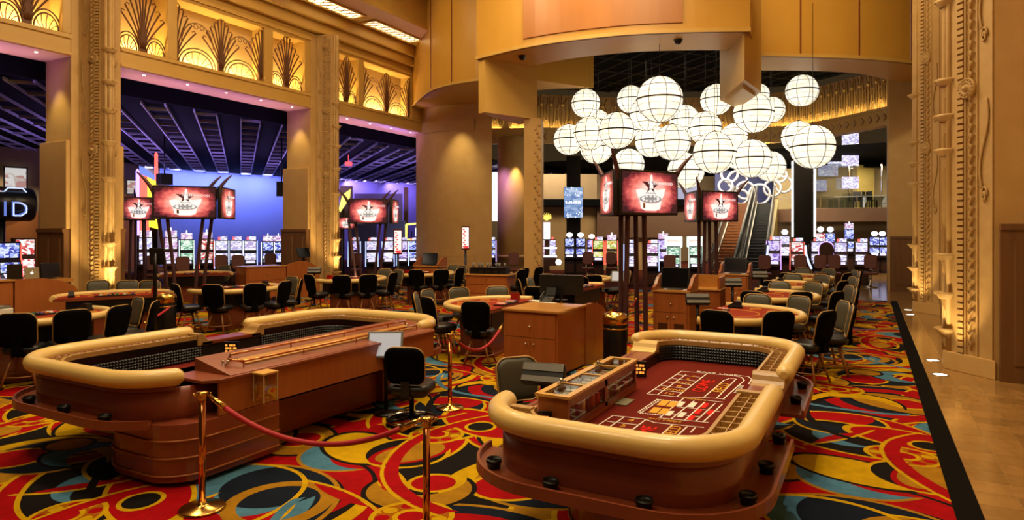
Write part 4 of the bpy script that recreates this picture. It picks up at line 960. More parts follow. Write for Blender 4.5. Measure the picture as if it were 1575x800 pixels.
def card_table(name, label, x, y, rz, a=1.08, b_=1.25, group=None, z=.86):
    """dealer edge along local X, players towards +Y"""
    t = thing(name, label, 'card table', (x, y, 0), rz, group)
    arc = [(a * math.cos(q), b_ * math.sin(q) * .92 + .08) for q in [PI * k / 24 for k in range(25)]]
    o = [(-a, -.12)] + list(reversed(arc)) + [(a, -.12)]
    MB().prism(o, z - .06, z - .012).build('table_body', DARKWOOD, t)
    MB().prism([(px * .97, py * .97) for px, py in o], z - .012, z).build('felt', FELTR, t)
    rr = [(a, -.1)] + arc + [(-a, -.1)]
    MB().tube([(px, py, z - .002) for px, py in rr], .06, 10).build('padded_rail', GOLDV, t)
    MB().prism([(px * .8, py * .78) for px, py in o], .5, z - .06).build('apron', BLACKM, t)
    MB().box(-.62, .62, .0, .62, .03, .5).build('pedestal', DARKWOOD, t, bevel=.01); MB().box(-.66, .66, -.04, .66, 0, .05).build('plinth', DARKWOOD, t)
    m = MB().box(-.36, .36, -.10, .10, z, z + .025); tr = m.build('chip_tray', BLACKP, t)
    for k in range(10):
        MB().tube([(-.32 + k * .07, -.08, z + .025), (-.32 + k * .07, .08, z + .025)], .024, 8).build('chip_row', CHIPS[(k * 5 + 1) % 6], tr)
    m = MB()
    for k in range(1, 24): 
        q = PI * k / 24; m.tube([(a * .45 * math.cos(q), b_ * .42 * math.sin(q) + .08, z + .001), (a * .45 * math.cos(q + PI / 24), b_ * .42 * math.sin(q + PI / 24) + .08, z + .001)], .006, 4)
    for k in range(1, 7):
        q = PI * k / 7; c = (a * .74 * math.cos(q), b_ * .70 * math.sin(q) + .06); m.tube([(c[0] + .09 * math.cos(w_), c[1] + .09 * math.sin(w_), z + .001) for w_ in [2 * PI * i / 14 for i in range(14)]], .006, 4, closed=True)
    m.build('layout_print', YELP, t)
    ch = {}
    return t
def local(t, x, y): 
    M = Matrix.Translation(t.location) @ Matrix.Rotation(t.rotation_euler.z, 4, 'Z'); p = M @ Vector((x, y, 0)); return p
def table_items(t, desc, z=.86):
    p = local(t, -.75, .12); rz = t.rotation_euler.z
    s_ = thing('card_shoe', 'black dealing shoe on ' + desc, 'card shoe', (p.x, p.y, z + .002), rz, 'card shoes'); MB().prism([(-.06, -.12), (.06, -.12), (.06, .12), (-.06, .12)], 0, .05).build('base', BLACKP, s_, bevel=.006); MB().add([Vector(q) for q in ((-.05, -.1, .05), (.05, -.1, .05), (.05, .1, .05), (-.05, .1, .05), (-.05, .0, .12), (.05, .0, .12), (.05, .1, .12), (-.05, .1, .12))], [(0, 1, 2, 3), (4, 5, 6, 7), (0, 1, 5, 4), (1, 2, 6, 5), (2, 3, 7, 6), (3, 0, 4, 7)]).build('hood', BLACKP, s_)
    p = local(t, .72, .12)
    d_ = thing('discard_holder', 'red acrylic discard holder on ' + desc, 'card holder', (p.x, p.y, z + .002), rz, 'red discard holders'); RA = pm('red_acrylic', '#9c1c18', '#841410', 6, .2)
    B(-.06, .06, -.08, .08, 0, .012).build('base', RA, d_); MB().box(-.06, -.05, -.08, .08, .012, .14).box(-.05, .06, .07, .08, .012, .14).box(-.05, .05, -.08, -.07, .012, .14).build('wall', RA, d_)

def relax(ps, dmin=.66):
    ps = [Vector((*p, 0)) for p in ps]
    for _ in range(30):
        for i in range(len(ps)):
            for j in range(i):
                d = ps[i] - ps[j]
                if d.length < dmin: ps[i] += d.normalized() * (dmin - d.length) * .5; ps[j] -= d.normalized() * (dmin - d.length) * .5
    return [(p.x, p.y) for p in ps]
RT = [('front right card table with red felt', 11.0), ('second right card table from the front', 14.35), ('third right card table from the front', 17.3), ('farthest right card table by the slots', 20.4)]
offs = [(-1.92, -1.45, 'near side, left seat'), (-1.1, -1.12, 'near side, right seat'), (-.50, -.75, 'near right corner seat'), (-.20, .2, 'outermost right seat'), (-.33, .85, 'far right corner seat'), (-1.05, 1.4, 'far side, right seat'), (-1.76, 1.42, 'far side, left seat')]
for lb, yc in RT:
    t = card_table('card_table', lb + ', padded tan rail', -2.15, yc, -PI / 2, 1.12, 1.28, 'card tables right of the pit')
    table_items(t, 'the ' + lb.replace(' with red felt', ''))
    for ox, oy, ph in offs: stool(ox, yc + oy, -1.75, yc + oy * .25, 'black padded stool, %s of %s' % (ph, lb.replace(' with red felt', '')), 'stools at the right card tables')
# left side tables: (name, centre, facing angle, list of (u, vtop, phrase))
LT = [('front left card table', (-11.55, 5.35), -PI / 2 + .1, [(34, 482, 'nearest whole seat'), (119, 477, 'second whole seat'), (191, 470, 'right corner seat turned sideways'), (203, 459, 'far side seat facing the camera'), (224, 466, 'outer right seat seen edge-on')], 1),
      ('second left card table', (-13.05, 10.2), -PI / 2 - .1, [(275, 437, 'left near seat beside the bin'), (328, 438, 'middle near seat'), (393, 437, 'right near seat'), (441, 433, 'right corner seat turned sideways'), (446, 426, 'far side seat'), (463, 430, 'outer right seat seen edge-on')], 1),
      ('third left card table', (-12.8, 13.75), -PI / 2 - .1, [(475, 423, 'left near seat'), (525, 424, 'middle near seat'), (567, 423, 'right near seat'), (605, 420, 'right corner seat turned sideways'), (588, 415, 'far side seat facing the camera'), (606, 415, 'outer far seat')], 1),
      ('fourth left card table', (-12.4, 16.6), -PI / 2 - .1, [(640, 415.6, 'left near seat'), (679, 415, 'middle near seat'), (707, 413, 'right corner seat'), (684, 409, 'far side seat'), (710, 409, 'outer far seat')], 1)]
for lb, (cx, cy), rz, ss, it in LT:
    t = card_table('card_table', lb + ' with red felt and tan rail', cx, cy, rz, 1.0, 1.0, 'card tables left of the pit')
    if it: table_items(t, 'the ' + lb)
    f = local(t, 0, .35)
    for (x, y), ph in zip(relax([ray(u, v) for u, v, _ in ss]), [q[2] for q in ss]): stool(x, y, f.x, f.y, 'black padded stool, %s of %s' % (ph, lb), 'stools at the left card tables', (cx, cy, 1.05))
t = card_table('card_table', 'centre card table behind the rope, mostly hidden by the cherry desk', -5.8, 10.35, PI / 2 + .1, 1.05, 1.1, 'card tables left of the pit'); table_items(t, 'the centre card table')
for u, v, ph in ((637, 451, 'outermost left seat seen edge-on'), (655, 446, 'left seat behind the edge-on one'), (677, 457, 'near left seat, back turned'), (733, 464, 'near seat in front of the rope'), (706, 443, 'far side seat, left'), (765, 441, 'far side seat, right')):
    x, y = ray(u, v); stool(x, y, -6.0, 10.35, 'black padded stool, %s of centre card table' % ph, 'stools at the centre card table', (-5.9, 10.35, 1.05))
# table behind the left pit desk with three backs facing us
t = card_table('card_table', 'low-lit card table behind the left pit desk, before the carved column', -13.6, 7.8, math.radians(62), 1.05, .95, 'card tables left of the pit'); table_items(t, 'the table behind the left desk')
for u, ph in ((140, 'left'), (187, 'middle'), (222, 'right')):
    x, y = ray(u, 433, 1.05); stool(x - .1, y + .2, -13.4, 7.7, 'black padded stool facing us, %s one behind the left pit desk' % ph, 'stools behind the left pit desk')
# background tables
for lb, (u, v), rz, ss in (('far card table between the first two slot banks', (-18.2, 12.9), math.radians(53), [(346, 408.5, 'left'), (393, 408.5, 'right')]),
                       ('far card table behind the central tall screen tower', (-7.3, 16.9), -PI / 2 - .4, [(892, 426, 'near left'), (912, 424, 'near right'), (850, 421, 'far left'), (920, 418, 'far right'), (968, 417, 'outer right')]),
                       ('far card table left of the central desk phone', (-5.9, 14.3), PI / 2, [(800, 430, 'near left'), (815, 428, 'middle'), (822, 442, 'nearest'), (846, 436, 'right')])):
    p = Vector((u, v, .86)); t = card_table('card_table', lb, p.x, p.y, rz, 1.0, 1.0, 'card tables at the back')
    for (x, y), ph in zip(relax([ray(uu, vv) for uu, vv, _ in ss], .68), [q[2] for q in ss]): stool(x, y, p.x, p.y, 'black padded stool, %s seat of %s' % (ph, lb.replace('far card table', 'the table')), 'stools at the back tables', (p.x, p.y, .95))
for k, (x, y) in enumerate(relax([ray(u, v) for u, v in ((788, 413.8), (796, 412.4), (804, 411.6))], .7)):
    x += .4; stool(x, y, x - 2, y + .2, 'black stool at the end of glass-topped bar counter, %s of three' % ('nearest', 'middle', 'farthest')[k], 'stools at the bar counter')
x, y = ray(620, 533, .92); office_chair('black swivel chair with chrome ring base beside left craps table', x - .05, y + .22, .35, False)
x, y = ray(797, 552, .92); office_chair('olive-fronted swivel chair behind the card terminal of right craps table', x + .15, y - .12, -2.3, True)
# ============================================================ STANCHIONS, ROPES, BINS
def stanchion(u, v, label, z=.93):
    p = at(u, v, 0); t = thing('rope_stanchion', label, 'stanchion', (p.x, p.y, 0), 0, 'polished rope stanchions')
    MB().lathe([(.17, 0), (.175, .012), (.165, .02), (.06, .032), (.035, .045), (.032, .06)], (0, 0, 0), 28).build('base', BRASS, t)
    MB().lathe([(.026, .05), (.026, z - .06)], (0, 0, 0), 16).build('post', COPPER, t)
    m = MB().lathe([(.03, z - .07), (.034, z - .05), (.03, z - .03), (.045, z - .015), (.045, z - .005), (.012, z)], (0, 0, 0), 16)
    for k in range(4): a = PI / 4 + k * PI / 2; m.tube([(.03 * math.cos(a), .03 * math.sin(a), z - .03), (.06 * math.cos(a), .06 * math.sin(a), z - .035), (.062 * math.cos(a), .062 * math.sin(a), z - .01)], .007, 5)
    m.build('crown', BRASS, t); return t
s1 = stanchion(311, 783, 'brass stanchion in front of the left craps table pedestal')
s2 = stanchion(656, 850, 'copper stanchion cut by the bottom edge between the craps tables')
s3 = stanchion(692, 628, 'slim brass stanchion beside the centre card table')
def rope(a, b_, sag, label, r=.02):
    a, b_ = Vector(a), Vector(b_); t = thing('velvet_rope', label, 'rope', a); pts = [a.lerp(b_, k / 24) - a + Vector((0, 0, -sag * 4 * (k / 24) * (1 - k / 24))) for k in range(25)]
    MB().tube(pts[2:-2], r, 9).build('cord', ROPE, t)
    for q in (pts[:3], list(reversed(pts[-3:]))): MB().tube(q, [.012, .022, .024], 9).build('snap_end', BRASS, t)
def top(s, dx=0, dy=0, z=.875): return (s.location.x + dx, s.location.y + dy, z)
rope(top(s1, .06, .02, .9), top(s2, -.06, .02, .9), .27, 'red velvet rope slung across the foreground between two stanchions')
pc = at(779, 503, .75); rope(top(s3, .05, .02), (pc.x - .03, pc.y - .06, .8), .26, 'red velvet rope hung from the slim stanchion to the cherry desk')
a_, b_ = at(222, 497, .55), at(263, 471, .72); rope(a_, b_, .02, 'red velvet rope beside the left waste bin')
def bin_(u, v, h, w, label):
    p = at(u, v, 0); t = thing('waste_bin', label, 'bin', (p.x, p.y, 0), 0, 'black waste bins with brass tops')
    MB().lathe([(w * .98, 0), (w, .02), (w, h * .80), (w * .98, h * .81)], (0, 0, 0), 28).build('body', BLACKM, t)
    MB().lathe([(w * 1.0, h * .81), (w * 1.06, h * .82), (w * 1.06, h * .93), (w * .95, h), (w * .8, h), (w * .7, h * .9), (.001, h * .9)], (0, 0, 0), 28).build('brass_top', BRASS, t)
    for z in (.03, h * .72): MB().lathe([(w * 1.0, z), (w * 1.03, z + .004), (w * 1.03, z + .022), (w, z + .026)], (0, 0, 0), 28).build('band', BRASS, t)
    return t
bin_(946, 566, .87, .19, 'black waste bin with brass top beside the cherry desk')
bin_(254, 522, .92, .20, 'black waste bin with brass top by the second left card table')
bin_(1090, 500, .80, .15, 'small black waste bin with brass top right of the pit podium')

# ============================================================ PIT DESKS
def knob(mb, x, y, z): mb.lathe([(.008, 0), (.008, .015), (.02, .022), (.02, .03), (.001, .036)], (0, 0, 0), 8, Matrix.Translation((x, y, z)) @ Matrix.Rotation(PI / 2, 4, 'X'))
def desk(name, label, x, y, w, d, h, rz=0, drawers=1, doors=2, wings=False, side='right', vents=False):
    """front towards local -Y, origin at the front left corner"""
    t = thing(name, label, 'desk', (x, y, 0), rz)
    B(0, w, 0.02, d, .04, h - .035).build('carcass', CHERRY, t, bevel=.004); B(.03, w - .03, .05, d, 0, .05).build('toe_kick', BLACKM, t)
    B(-.02, w + .02, -.02, d + .02, h - .035, h).build('worktop', CHERRYT, t, bevel=.006)
    hd = h * .36; wd_ = (w - .08)
    for k in range(drawers):
        dr = B(.04 + wd_ * k / drawers + .004, .04 + wd_ * (k + 1) / drawers - .004, .002, .022, h - .06 - hd, h - .07).build('drawer', CHERRY, t, bevel=.003); m = MB(); knob(m, .04 + wd_ * (k + .5) / drawers, .002, h - .06 - hd * .55); m.build('knob', CHROME, dr)
    for k in range(doors):
        x0, x1 = .04 + wd_ * k / doors + .004, .04 + wd_ * (k + 1) / doors - .004
        do = B(x0, x1, .002, .022, .07, h - .07 - hd).build('door', CHERRY, t, bevel=.003)
        m = MB(); knob(m, x1 - .06 if k == 0 else x0 + .06, .002, h - .16 - hd); m.build('knob', CHROME, do)
        if vents:
            m = MB()
            for q in range(6): m.box(x0 + .06, x1 - .06, -.003, .002, .25 + q * .022, .262 + q * .022)
            m.build('vent', BLACKM, do)
    return t
p = at(774, 474, 1.0)
c1 = desk('pit_desk', 'cherry pit desk with black phone beside the centre card table', p.x, p.y, .93, 1.05, 1.0)
M = Matrix.Rotation(PI / 2, 4, 'Z') @ Matrix.Rotation(PI / 2, 4, 'X')
arch = [(0, 0), (1.0, 0), (1.0, .62), (.92, .78), (.75, .9), (.5, .97), (.25, 1.0), (0, 1.0)]
MB().prism([(y + 1.06, z) for y, z in arch], .90, .95, M).build('arched_side', CHERRY, c1); MB().prism([(y + 1.06, z) for y, z in arch], 0, .05, M).build('arched_side', CHERRY, c1)
B(.05, .9, 1.06, 1.9, .5, .55).build('rear_shelf', CHERRYT, c1)
ph = at(842, 464, 1.0)
t = thing('desk_phone', 'black office phone with screen on the cherry desk', 'phone', (ph.x, ph.y, 1.001), .1)
MB().add([Vector(q) for q in ((-.11, -.1, 0), (.11, -.1, 0), (.11, .1, 0), (-.11, .1, 0), (-.11, -.1, .02), (.11, -.1, .02), (.11, .1, .1), (-.11, .1, .1))], [(0, 1, 2, 3), (4, 5, 6, 7), (0, 1, 5, 4), (1, 2, 6, 5), (2, 3, 7, 6), (3, 0, 4, 7)]).build('base', BLACKP, t, bevel=.005)
MB().cbox((.03, .1, .16), (.17, .02, .14), 0, -.35).build('display', BLACKP, t)
MB().tube([(-.09, -.1, .06), (-.09, -.06, .09), (-.09, .06, .14), (-.09, .1, .14)], [.028, .018, .018, .028], 8).build('handset', BLACKP, t)
kp = []
for i in range(4):
    for j in range(3): B(-.012, .012, -.008, .008, 0, .008).build('key', GREYP, t, (.0 + i * .035, -.07 + j * .035, .03 + .014 * j + .004)) if (i or j) else B(-.012, .012, -.008, .008, 0, .008).build('key', GREYP, t, (0, -.07, .03))
tag(B(-.14, .1, -.1, .1, 0, .003).build('paper_sheet', CHIPS[0], None, (ph.x - .2, ph.y + .02, 1.001)), 'white paper sheet lying left of the desk phone', 'paper')
tag(B(-.2, .12, -.05, .05, 0, .004).build('paper_sheet', CHIPS[0], None, (ph.x + .1, ph.y - .15, 1.001)), 'white paper strip lying in front of the desk phone', 'paper')
def monitor(u, v, z, w, h, label, rz, screen=None, tilt=-.2, stand=.12):
    """u,v: centre of its foot on the surface at height z"""
    p = at(u, v, z); t = thing('monitor', label, 'monitor', (p.x, p.y, z + .001), rz)
    B(-.1, .1, -.08, .08, 0, .015).build('foot', BLACKP, t); MB().box(-.02, .02, .01, .03, .015, stand + h * .4).build('neck', BLACKP, t)
    M = Matrix.Translation((0, 0, stand + h / 2)) @ Matrix.Rotation(tilt, 4, 'X')
    b_ = MB().plate(w, h, .035, .015, M @ Matrix.Translation((0, -.03, 0)), 2, .006).build('casing', BLACKP, t)
    MB().box(-w / 2 + .015, w / 2 - .015, -.034, -.031, -h / 2 + .015, h / 2 - .015, M).build('screen', screen or BLKSCR, b_); return t
BLKSCR = pm('dark_screen', '#0c0b0e', '#121016', 3, .12)
monitor(863, 462, 1.0, .78, .34, 'wide black monitor seen from behind on the cherry desk', PI + .15, None, .0, .10)
# pit podiums
def podium(u, v, z, w, d, h, label, mw=.55, purple=False, vents=False, mlabel=None):
    p = at(u, v, z); t = desk('pit_podium', label, p.x, p.y, w, d, h, 0, 1, 2, vents=vents)
    M = Matrix.Rotation(PI / 2, 4, 'Z') @ Matrix.Rotation(PI / 2, 4, 'X')
    wing = [(0, 0), (d, 0), (d, .30), (d * .75, .30), (d * .45, .24), (d * .2, .1), (.0, .05)]
    for x in (-.02, w - .04): MB().prism([(a, h + b_) for a, b_ in wing], x, x + .06, M).build('wing_panel', CHERRY, t)
    q = thing('monitor', mlabel, 'monitor', (p.x + w / 2, p.y + d * .45, h + .002))
    B(-.15, .15, -.06, .1, 0, .012).build('foot', BLACKP, q)
    M2 = Matrix.Translation((0, 0, .23)) @ Matrix.Rotation(-.22, 4, 'X'); c = MB().plate(mw, .42, .04, .015, M2, 2, .006).build('casing', BLACKP, q); MB().box(-mw / 2 + .02, mw / 2 - .02, -.004, -.001, -.19, .19, M2).build('screen', BLKSCR, c)
    return t
podium(1004, 446, 1.02, .72, .7, 1.02, 'cherry pit podium with dark monitor right of the tall screen tower', .56, vents=True, mlabel='dark monitor standing on the nearer right pit podium')
podium(1106, 421, 1.02, .76, .6, 1.02, 'farther cherry pit podium below the smaller screen tower', .6, mlabel='dark monitor standing on the farther right pit podium')
pB = at(1066, 430, 1.05); MB().box(0, .7, 0, .06, 0, 1.2).build('x', CHERRY) if 0 else None
t = desk('pit_desk', 'cherry desk with raised back behind the nearer right podium', *at(1062, 440, 1.0)[:2], .62, .6, .95, 0, 1, 1); B(0, .62, .55, .6, .95, 1.22).build('back_panel', CHERRYT, t); B(.57, .62, .0, .55, .95, 1.2).build('side_panel', CHERRY, t)
pp = at(30, 428, 1.2)
L1 = desk('pit_desk', 'long cherry pit desk at the left edge with tablet and dark monitor', -15.1, 3.95, 2.7, .8, 1.22, PI / 2, 3, 3)
B(2.72, 3.85, .05, .8, 1.10, 1.17).build('worktop', CHERRYT, L1)
M = Matrix.Rotation(PI / 2, 4, 'X')
MB().prism([(2.72, 0), (4.0, 0), (4.0, .8), (3.85, 1.0), (3.6, 1.13), (3.3, 1.2), (2.72, 1.22)], -.05, 0.0, M).build('arched_side', CHERRY, L1); MB().prism([(2.72, 0), (3.98, 0), (3.98, .72), (2.72, .95)], -.86, -.81, M).build('arched_side', CHERRY, L1)
q = at(55, 428, 1.17); t = thing('tablet', 'silver tablet with white emblem standing on the left pit desk', 'tablet', (-15.42, 7.12, 1.172), PI / 2 - .15)
B(-.08, .08, -.05, .08, 0, .015).build('foot', GREYP, t); M2 = Matrix.Translation((0, 0, .14)) @ Matrix.Rotation(-.15, 4, 'X'); c = MB().plate(.26, .24, .015, .02, M2, 3, .004).build('casing', pm('tan_alu', '#8f8468', None, 4, .4, .3), t)
m = MB().lathe([(.028, 0), (.028, .003)], (0, 0, 0), 12, M2 @ Matrix.Translation((0, -.001, 0)) @ Matrix.Rotation(PI / 2, 4, 'X')); m.add([M2 @ Vector(v) for v in ((0, -.003, .03), (.018, -.003, .045), (.006, -.003, .05))], [(0, 1, 2)]); m.build('emblem', em('emblem_white', (1, .95, .9), 1.0), c)
for y, w, lb, rz in ((7.5, .42, 'dark monitor right of the tablet on left pit desk', PI / 2 + .2), (6.82, .26, 'small dark monitor left of the tablet on left pit desk', PI / 2 - .4)):
    t = thing('monitor', lb, 'monitor', (-15.45, y, 1.172), rz); B(-.1, .1, -.06, .06, 0, .012).build('foot', BLACKP, t); M2 = Matrix.Translation((0, 0, .18)) @ Matrix.Rotation(-.1, 4, 'X'); c = MB().plate(w, .32, .04, .015, M2, 2, .005).build('casing', BLACKP, t); MB().box(-w / 2 + .02, w / 2 - .02, -.004, -.001, -.14, .14, M2).build('screen', BLKSCR, c)
tag(B(-.25, .25, -.14, .14, 0, .006).build('paper_sheet', pm('lilac_paper', '#cdb8d8', None, 4, .7), None, (-15.35, 6.1, 1.222)), 'pale lilac papers lying on the left pit desk', 'paper')
L2 = desk('pit_desk', 'cherry pit desk with arched panels before the middle carved column', -16.9, 13.7, 1.35, .7, 1.08, PI / 2 - .2, 1, 2)
MB().prism([(1.37, 0), (2.6, 0), (2.6, .82), (2.5, .98), (2.3, 1.1), (2.1, 1.18), (1.9, 1.2), (1.6, 1.16), (1.37, 1.08)], -.05, 0, M).build('arched_side', CHERRY, L2)
t = thing('monitor', 'black monitor tilted back on the arched pit desk', 'monitor', (*local(L2, 2.2, .35)[:2], 1.06), -.1 + PI / 2); B(-.03, .03, -.03, .03, 0, .25).build('neck', BLACKP, t); M2 = Matrix.Translation((0, 0, .4)) @ Matrix.Rotation(-.3, 4, 'X'); c = MB().plate(.5, .34, .03, .015, M2, 2, .005).build('casing', BLACKP, t); MB().box(-.23, .23, -.004, -.001, -.15, .15, M2).build('screen', BLKSCR, c)
B(1.40, 2.56, .05, .7, .98, 1.05).build('worktop', CHERRYT, L2)
podium(636, 408.5, .99, .98, .6, .99, 'cherry podium with dark monitor in front of the corner pier', .62, mlabel='dark monitor standing on the podium before the corner pier')
# glass-topped bar counter
p = at(735, 450, .0); bx = at(716, 421, .92)
t = thing('bar_counter', 'cherry bar counter with a black glass rack on top, left of three stools', 'counter', (bx.x, bx.y, 0), .12)
B(0, 1.35, 0, .7, 0, .88).build('counter_body', CHERRY, t); B(-.04, 1.4, -.05, .75, .88, .92).build('worktop', CHERRYT, t, bevel=.006)
m = MB()
for k in range(3):
    for j in range(2): m.box(.06 + j * .66, .66 + j * .66, -.012, 0, .12 + k * .26, .34 + k * .26)
for j in range(2):
    for k in range(3): B(.06 + j * .64, .66 + j * .64, -.014, 0, .1 + k * .26, .33 + k * .26).build('panel', CHERRY, t, bevel=.004)
rk = thing('glass_rack', 'black bar rack holding upside glasses on the cherry counter', 'rack', (bx.x + .05, bx.y + .12, .922), .12); m = MB().box(0, 1.2, 0, .3, 0, .02).box(0, 1.2, 0, .3, .16, .18)
for k in range(6): m.box(k * .236, k * .236 + .02, 0, .02, .02, .16).box(k * .236, k * .236 + .02, .28, .3, .02, .16)
m.build('frame', BLACKM, rk); B(.02, 1.18, .03, .27, .02, .16).build('tray', BLACKP, rk)
gl = pm('frosted_glassware', '#b8b4b0', '#a8a4a0', 5, .1, 0, trans=.6)
for k in range(8):
    q = Matrix.Translation(rk.location) @ Matrix.Rotation(.12, 4, 'Z') @ Vector((.1 + k * .14, .1 + .1 * (k % 2), .182)); o = MB().lathe([(.028, 0), (.035, .14), (.03, .14), (.024, .01)], (0, 0, 0), 10).build('drinking_glass', gl, None, q); tag(o, 'clear drinking glass on the black bar rack, %s from the left' % ('first', 'second', 'third', 'fourth', 'fifth', 'sixth', 'seventh', 'eighth')[k], 'glass', 'glasses on the bar rack')

# ============================================================ SCREEN TOWERS
def tv_mat():
    m, n, b = nmat('casino_video_picture'); L = n.links; N = n.nodes
    tc = N.new('ShaderNodeTexCoord'); mp = N.new('ShaderNodeMapping'); mp.inputs['Location'].default_value = (-.5, 0, -.48); L.new(tc.outputs['Generated'], mp.inputs[0])
    ml = N.new('ShaderNodeVectorMath'); ml.operation = 'MULTIPLY'; ml.inputs[1].default_value = (1.0, 0, .85); L.new(mp.outputs[0], ml.inputs[0])
    ln = N.new('ShaderNodeVectorMath'); ln.operation = 'LENGTH'; L.new(ml.outputs[0], ln.inputs[0])
    nz = N.new('ShaderNodeTexNoise'); nz.inputs['Scale'].default_value = 9; nz.inputs['Detail'].default_value = 6; L.new(tc.outputs['Generated'], nz.inputs['Vector'])
    ad = N.new('ShaderNodeMath'); ad.operation = 'MULTIPLY_ADD'; ad.inputs[1].default_value = .28; L.new(nz.outputs['Fac'], ad.inputs[0]); L.new(ln.outputs['Value'], ad.inputs[2])
    cr = N.new('ShaderNodeValToRGB'); cr.color_ramp.elements[0].position = .22; cr.color_ramp.elements[0].color = (.95, .62, .58, 1)
    cr.color_ramp.elements[1].position = .68; cr.color_ramp.elements[1].color = (.03, .008, .012, 1)
    e = cr.color_ramp.elements.new(.46); e.color = (.66, .17, .15, 1); e = cr.color_ramp.elements.new(.58); e.color = (.26, .035, .045, 1)
    L.new(ad.outputs[0], cr.inputs['Fac']); L.new(cr.outputs['Color'], b.inputs['Emission Color']); b.inputs['Emission Strength'].default_value = 1.15
    L.new(cr.outputs['Color'], b.inputs['Base Color']); b.inputs['Roughness'].default_value = .15; return m
TVM = tv_mat(); TVW = em('picture_white', (.95, .93, .9), .95); TVD = em('picture_dark', (.10, .012, .02), .5); TVG = em('picture_grey', (.35, .36, .38), .7); TVB = em('picture_black', (.01, .008, .01), .3)
BRONZE = pm('bronze_lacquer', '#5e4046', '#4a3034', 3, .3, .4); RIBM = pm('dark_rib', '#33241a', '#281b14', 3, .5)
def tv(par, M, w, h):
    """screen centred at M, facing local -Y"""
    c = MB().plate(w, h, .09, .02, M, 2, .008).build('screen_casing', BLACKP, par)
    iw, ih = w - .09, h - .09
    MB().box(-iw / 2, iw / 2, -.006, -.001, -ih / 2, ih / 2, M).build('picture', TVM, c)
    k = min(iw, ih * 1.35)
    def pl(pts, y): return [M @ Vector((x * k, y, z * ih)) for x, z in pts]
    def ell(cx, cz, a, b_, n=18, z0=-9): return [(cx + a * math.cos(2 * PI * i / n), cz + b_ * math.sin(2 * PI * i / n)) for i in range(n)]
    # black letter-box star, grey skyline behind, white wheel with rim, drum below
    MB().add(pl([(-.36, .06), (-.2, .09), (-.12, .02), (.0, .16), (.14, .06), (.38, .12), (.34, -.05), (.27, -.2), (-.27, -.2), (-.33, -.06)], -.008), [tuple(range(10))]).build('skyline', TVW, c)
    MB().add(pl([(-.22, .28), (-.03, .26), (.0, .40), (.03, .26), (.20, .22), (.08, .10), (.10, .0), (.0, .10), (-.10, -.02), (-.06, .12)], -.010), [tuple(range(10))]).build('star', TVD, c)
    MB().add(pl([(-.03, .10), (.07, .10), (.045, .42), (.02, .46), (-.005, .42)], -.012), [(0, 1, 2, 3, 4)]).build('statue', TVW, c)
    MB().add(pl(ell(0, -.16, .28, .10), -.012), [tuple(range(18))]).build('wheel_rim', TVG, c)
    m = MB()
    for i in range(12): a = 2 * PI * i / 12; m.add(pl(ell(.2 * math.cos(a), -.15 + .06 * math.sin(a), .03, .022, 8), -.014), [tuple(range(8))])
    m.build('wheel_pockets', TVW, c, kind='stuff')
    MB().add(pl([(-.27, -.20), (-.15, -.26), (.0, -.275), (.15, -.26), (.27, -.20), (.24, -.40), (.12, -.45), (-.12, -.45), (-.24, -.40)], -.013), [tuple(range(9))]).build('drum', TVW, c)
    MB().add(pl([(-.19, -.25), (-.14, -.27), (-.14, -.40), (-.19, -.38)], -.015), [(0, 1, 2, 3)]).build('drum_mark', BRASS, c)
    text('lettering', 'HOLLYWOOD', ih * .10, TVW, c, M @ Matrix.Translation((k * .25, -.016, ih * .235)) @ STAND, 1.15 * k / max(ih, .1) / 1.2)
    text('lettering', 'H', ih * .13, TVB, c, M @ Matrix.Translation((k * .055, -.018, ih * .25)) @ STAND)
    m = MB()
    for q in range(5): m.add(pl([(-.13 + q * .055, -.03), (-.09 + q * .055, -.03), (-.09 + q * .055, .0), (-.13 + q * .055, .0)], -.016), [(0, 1, 2, 3)])
    m.build('caption_strokes', TVG, c, kind='stuff')
    return c
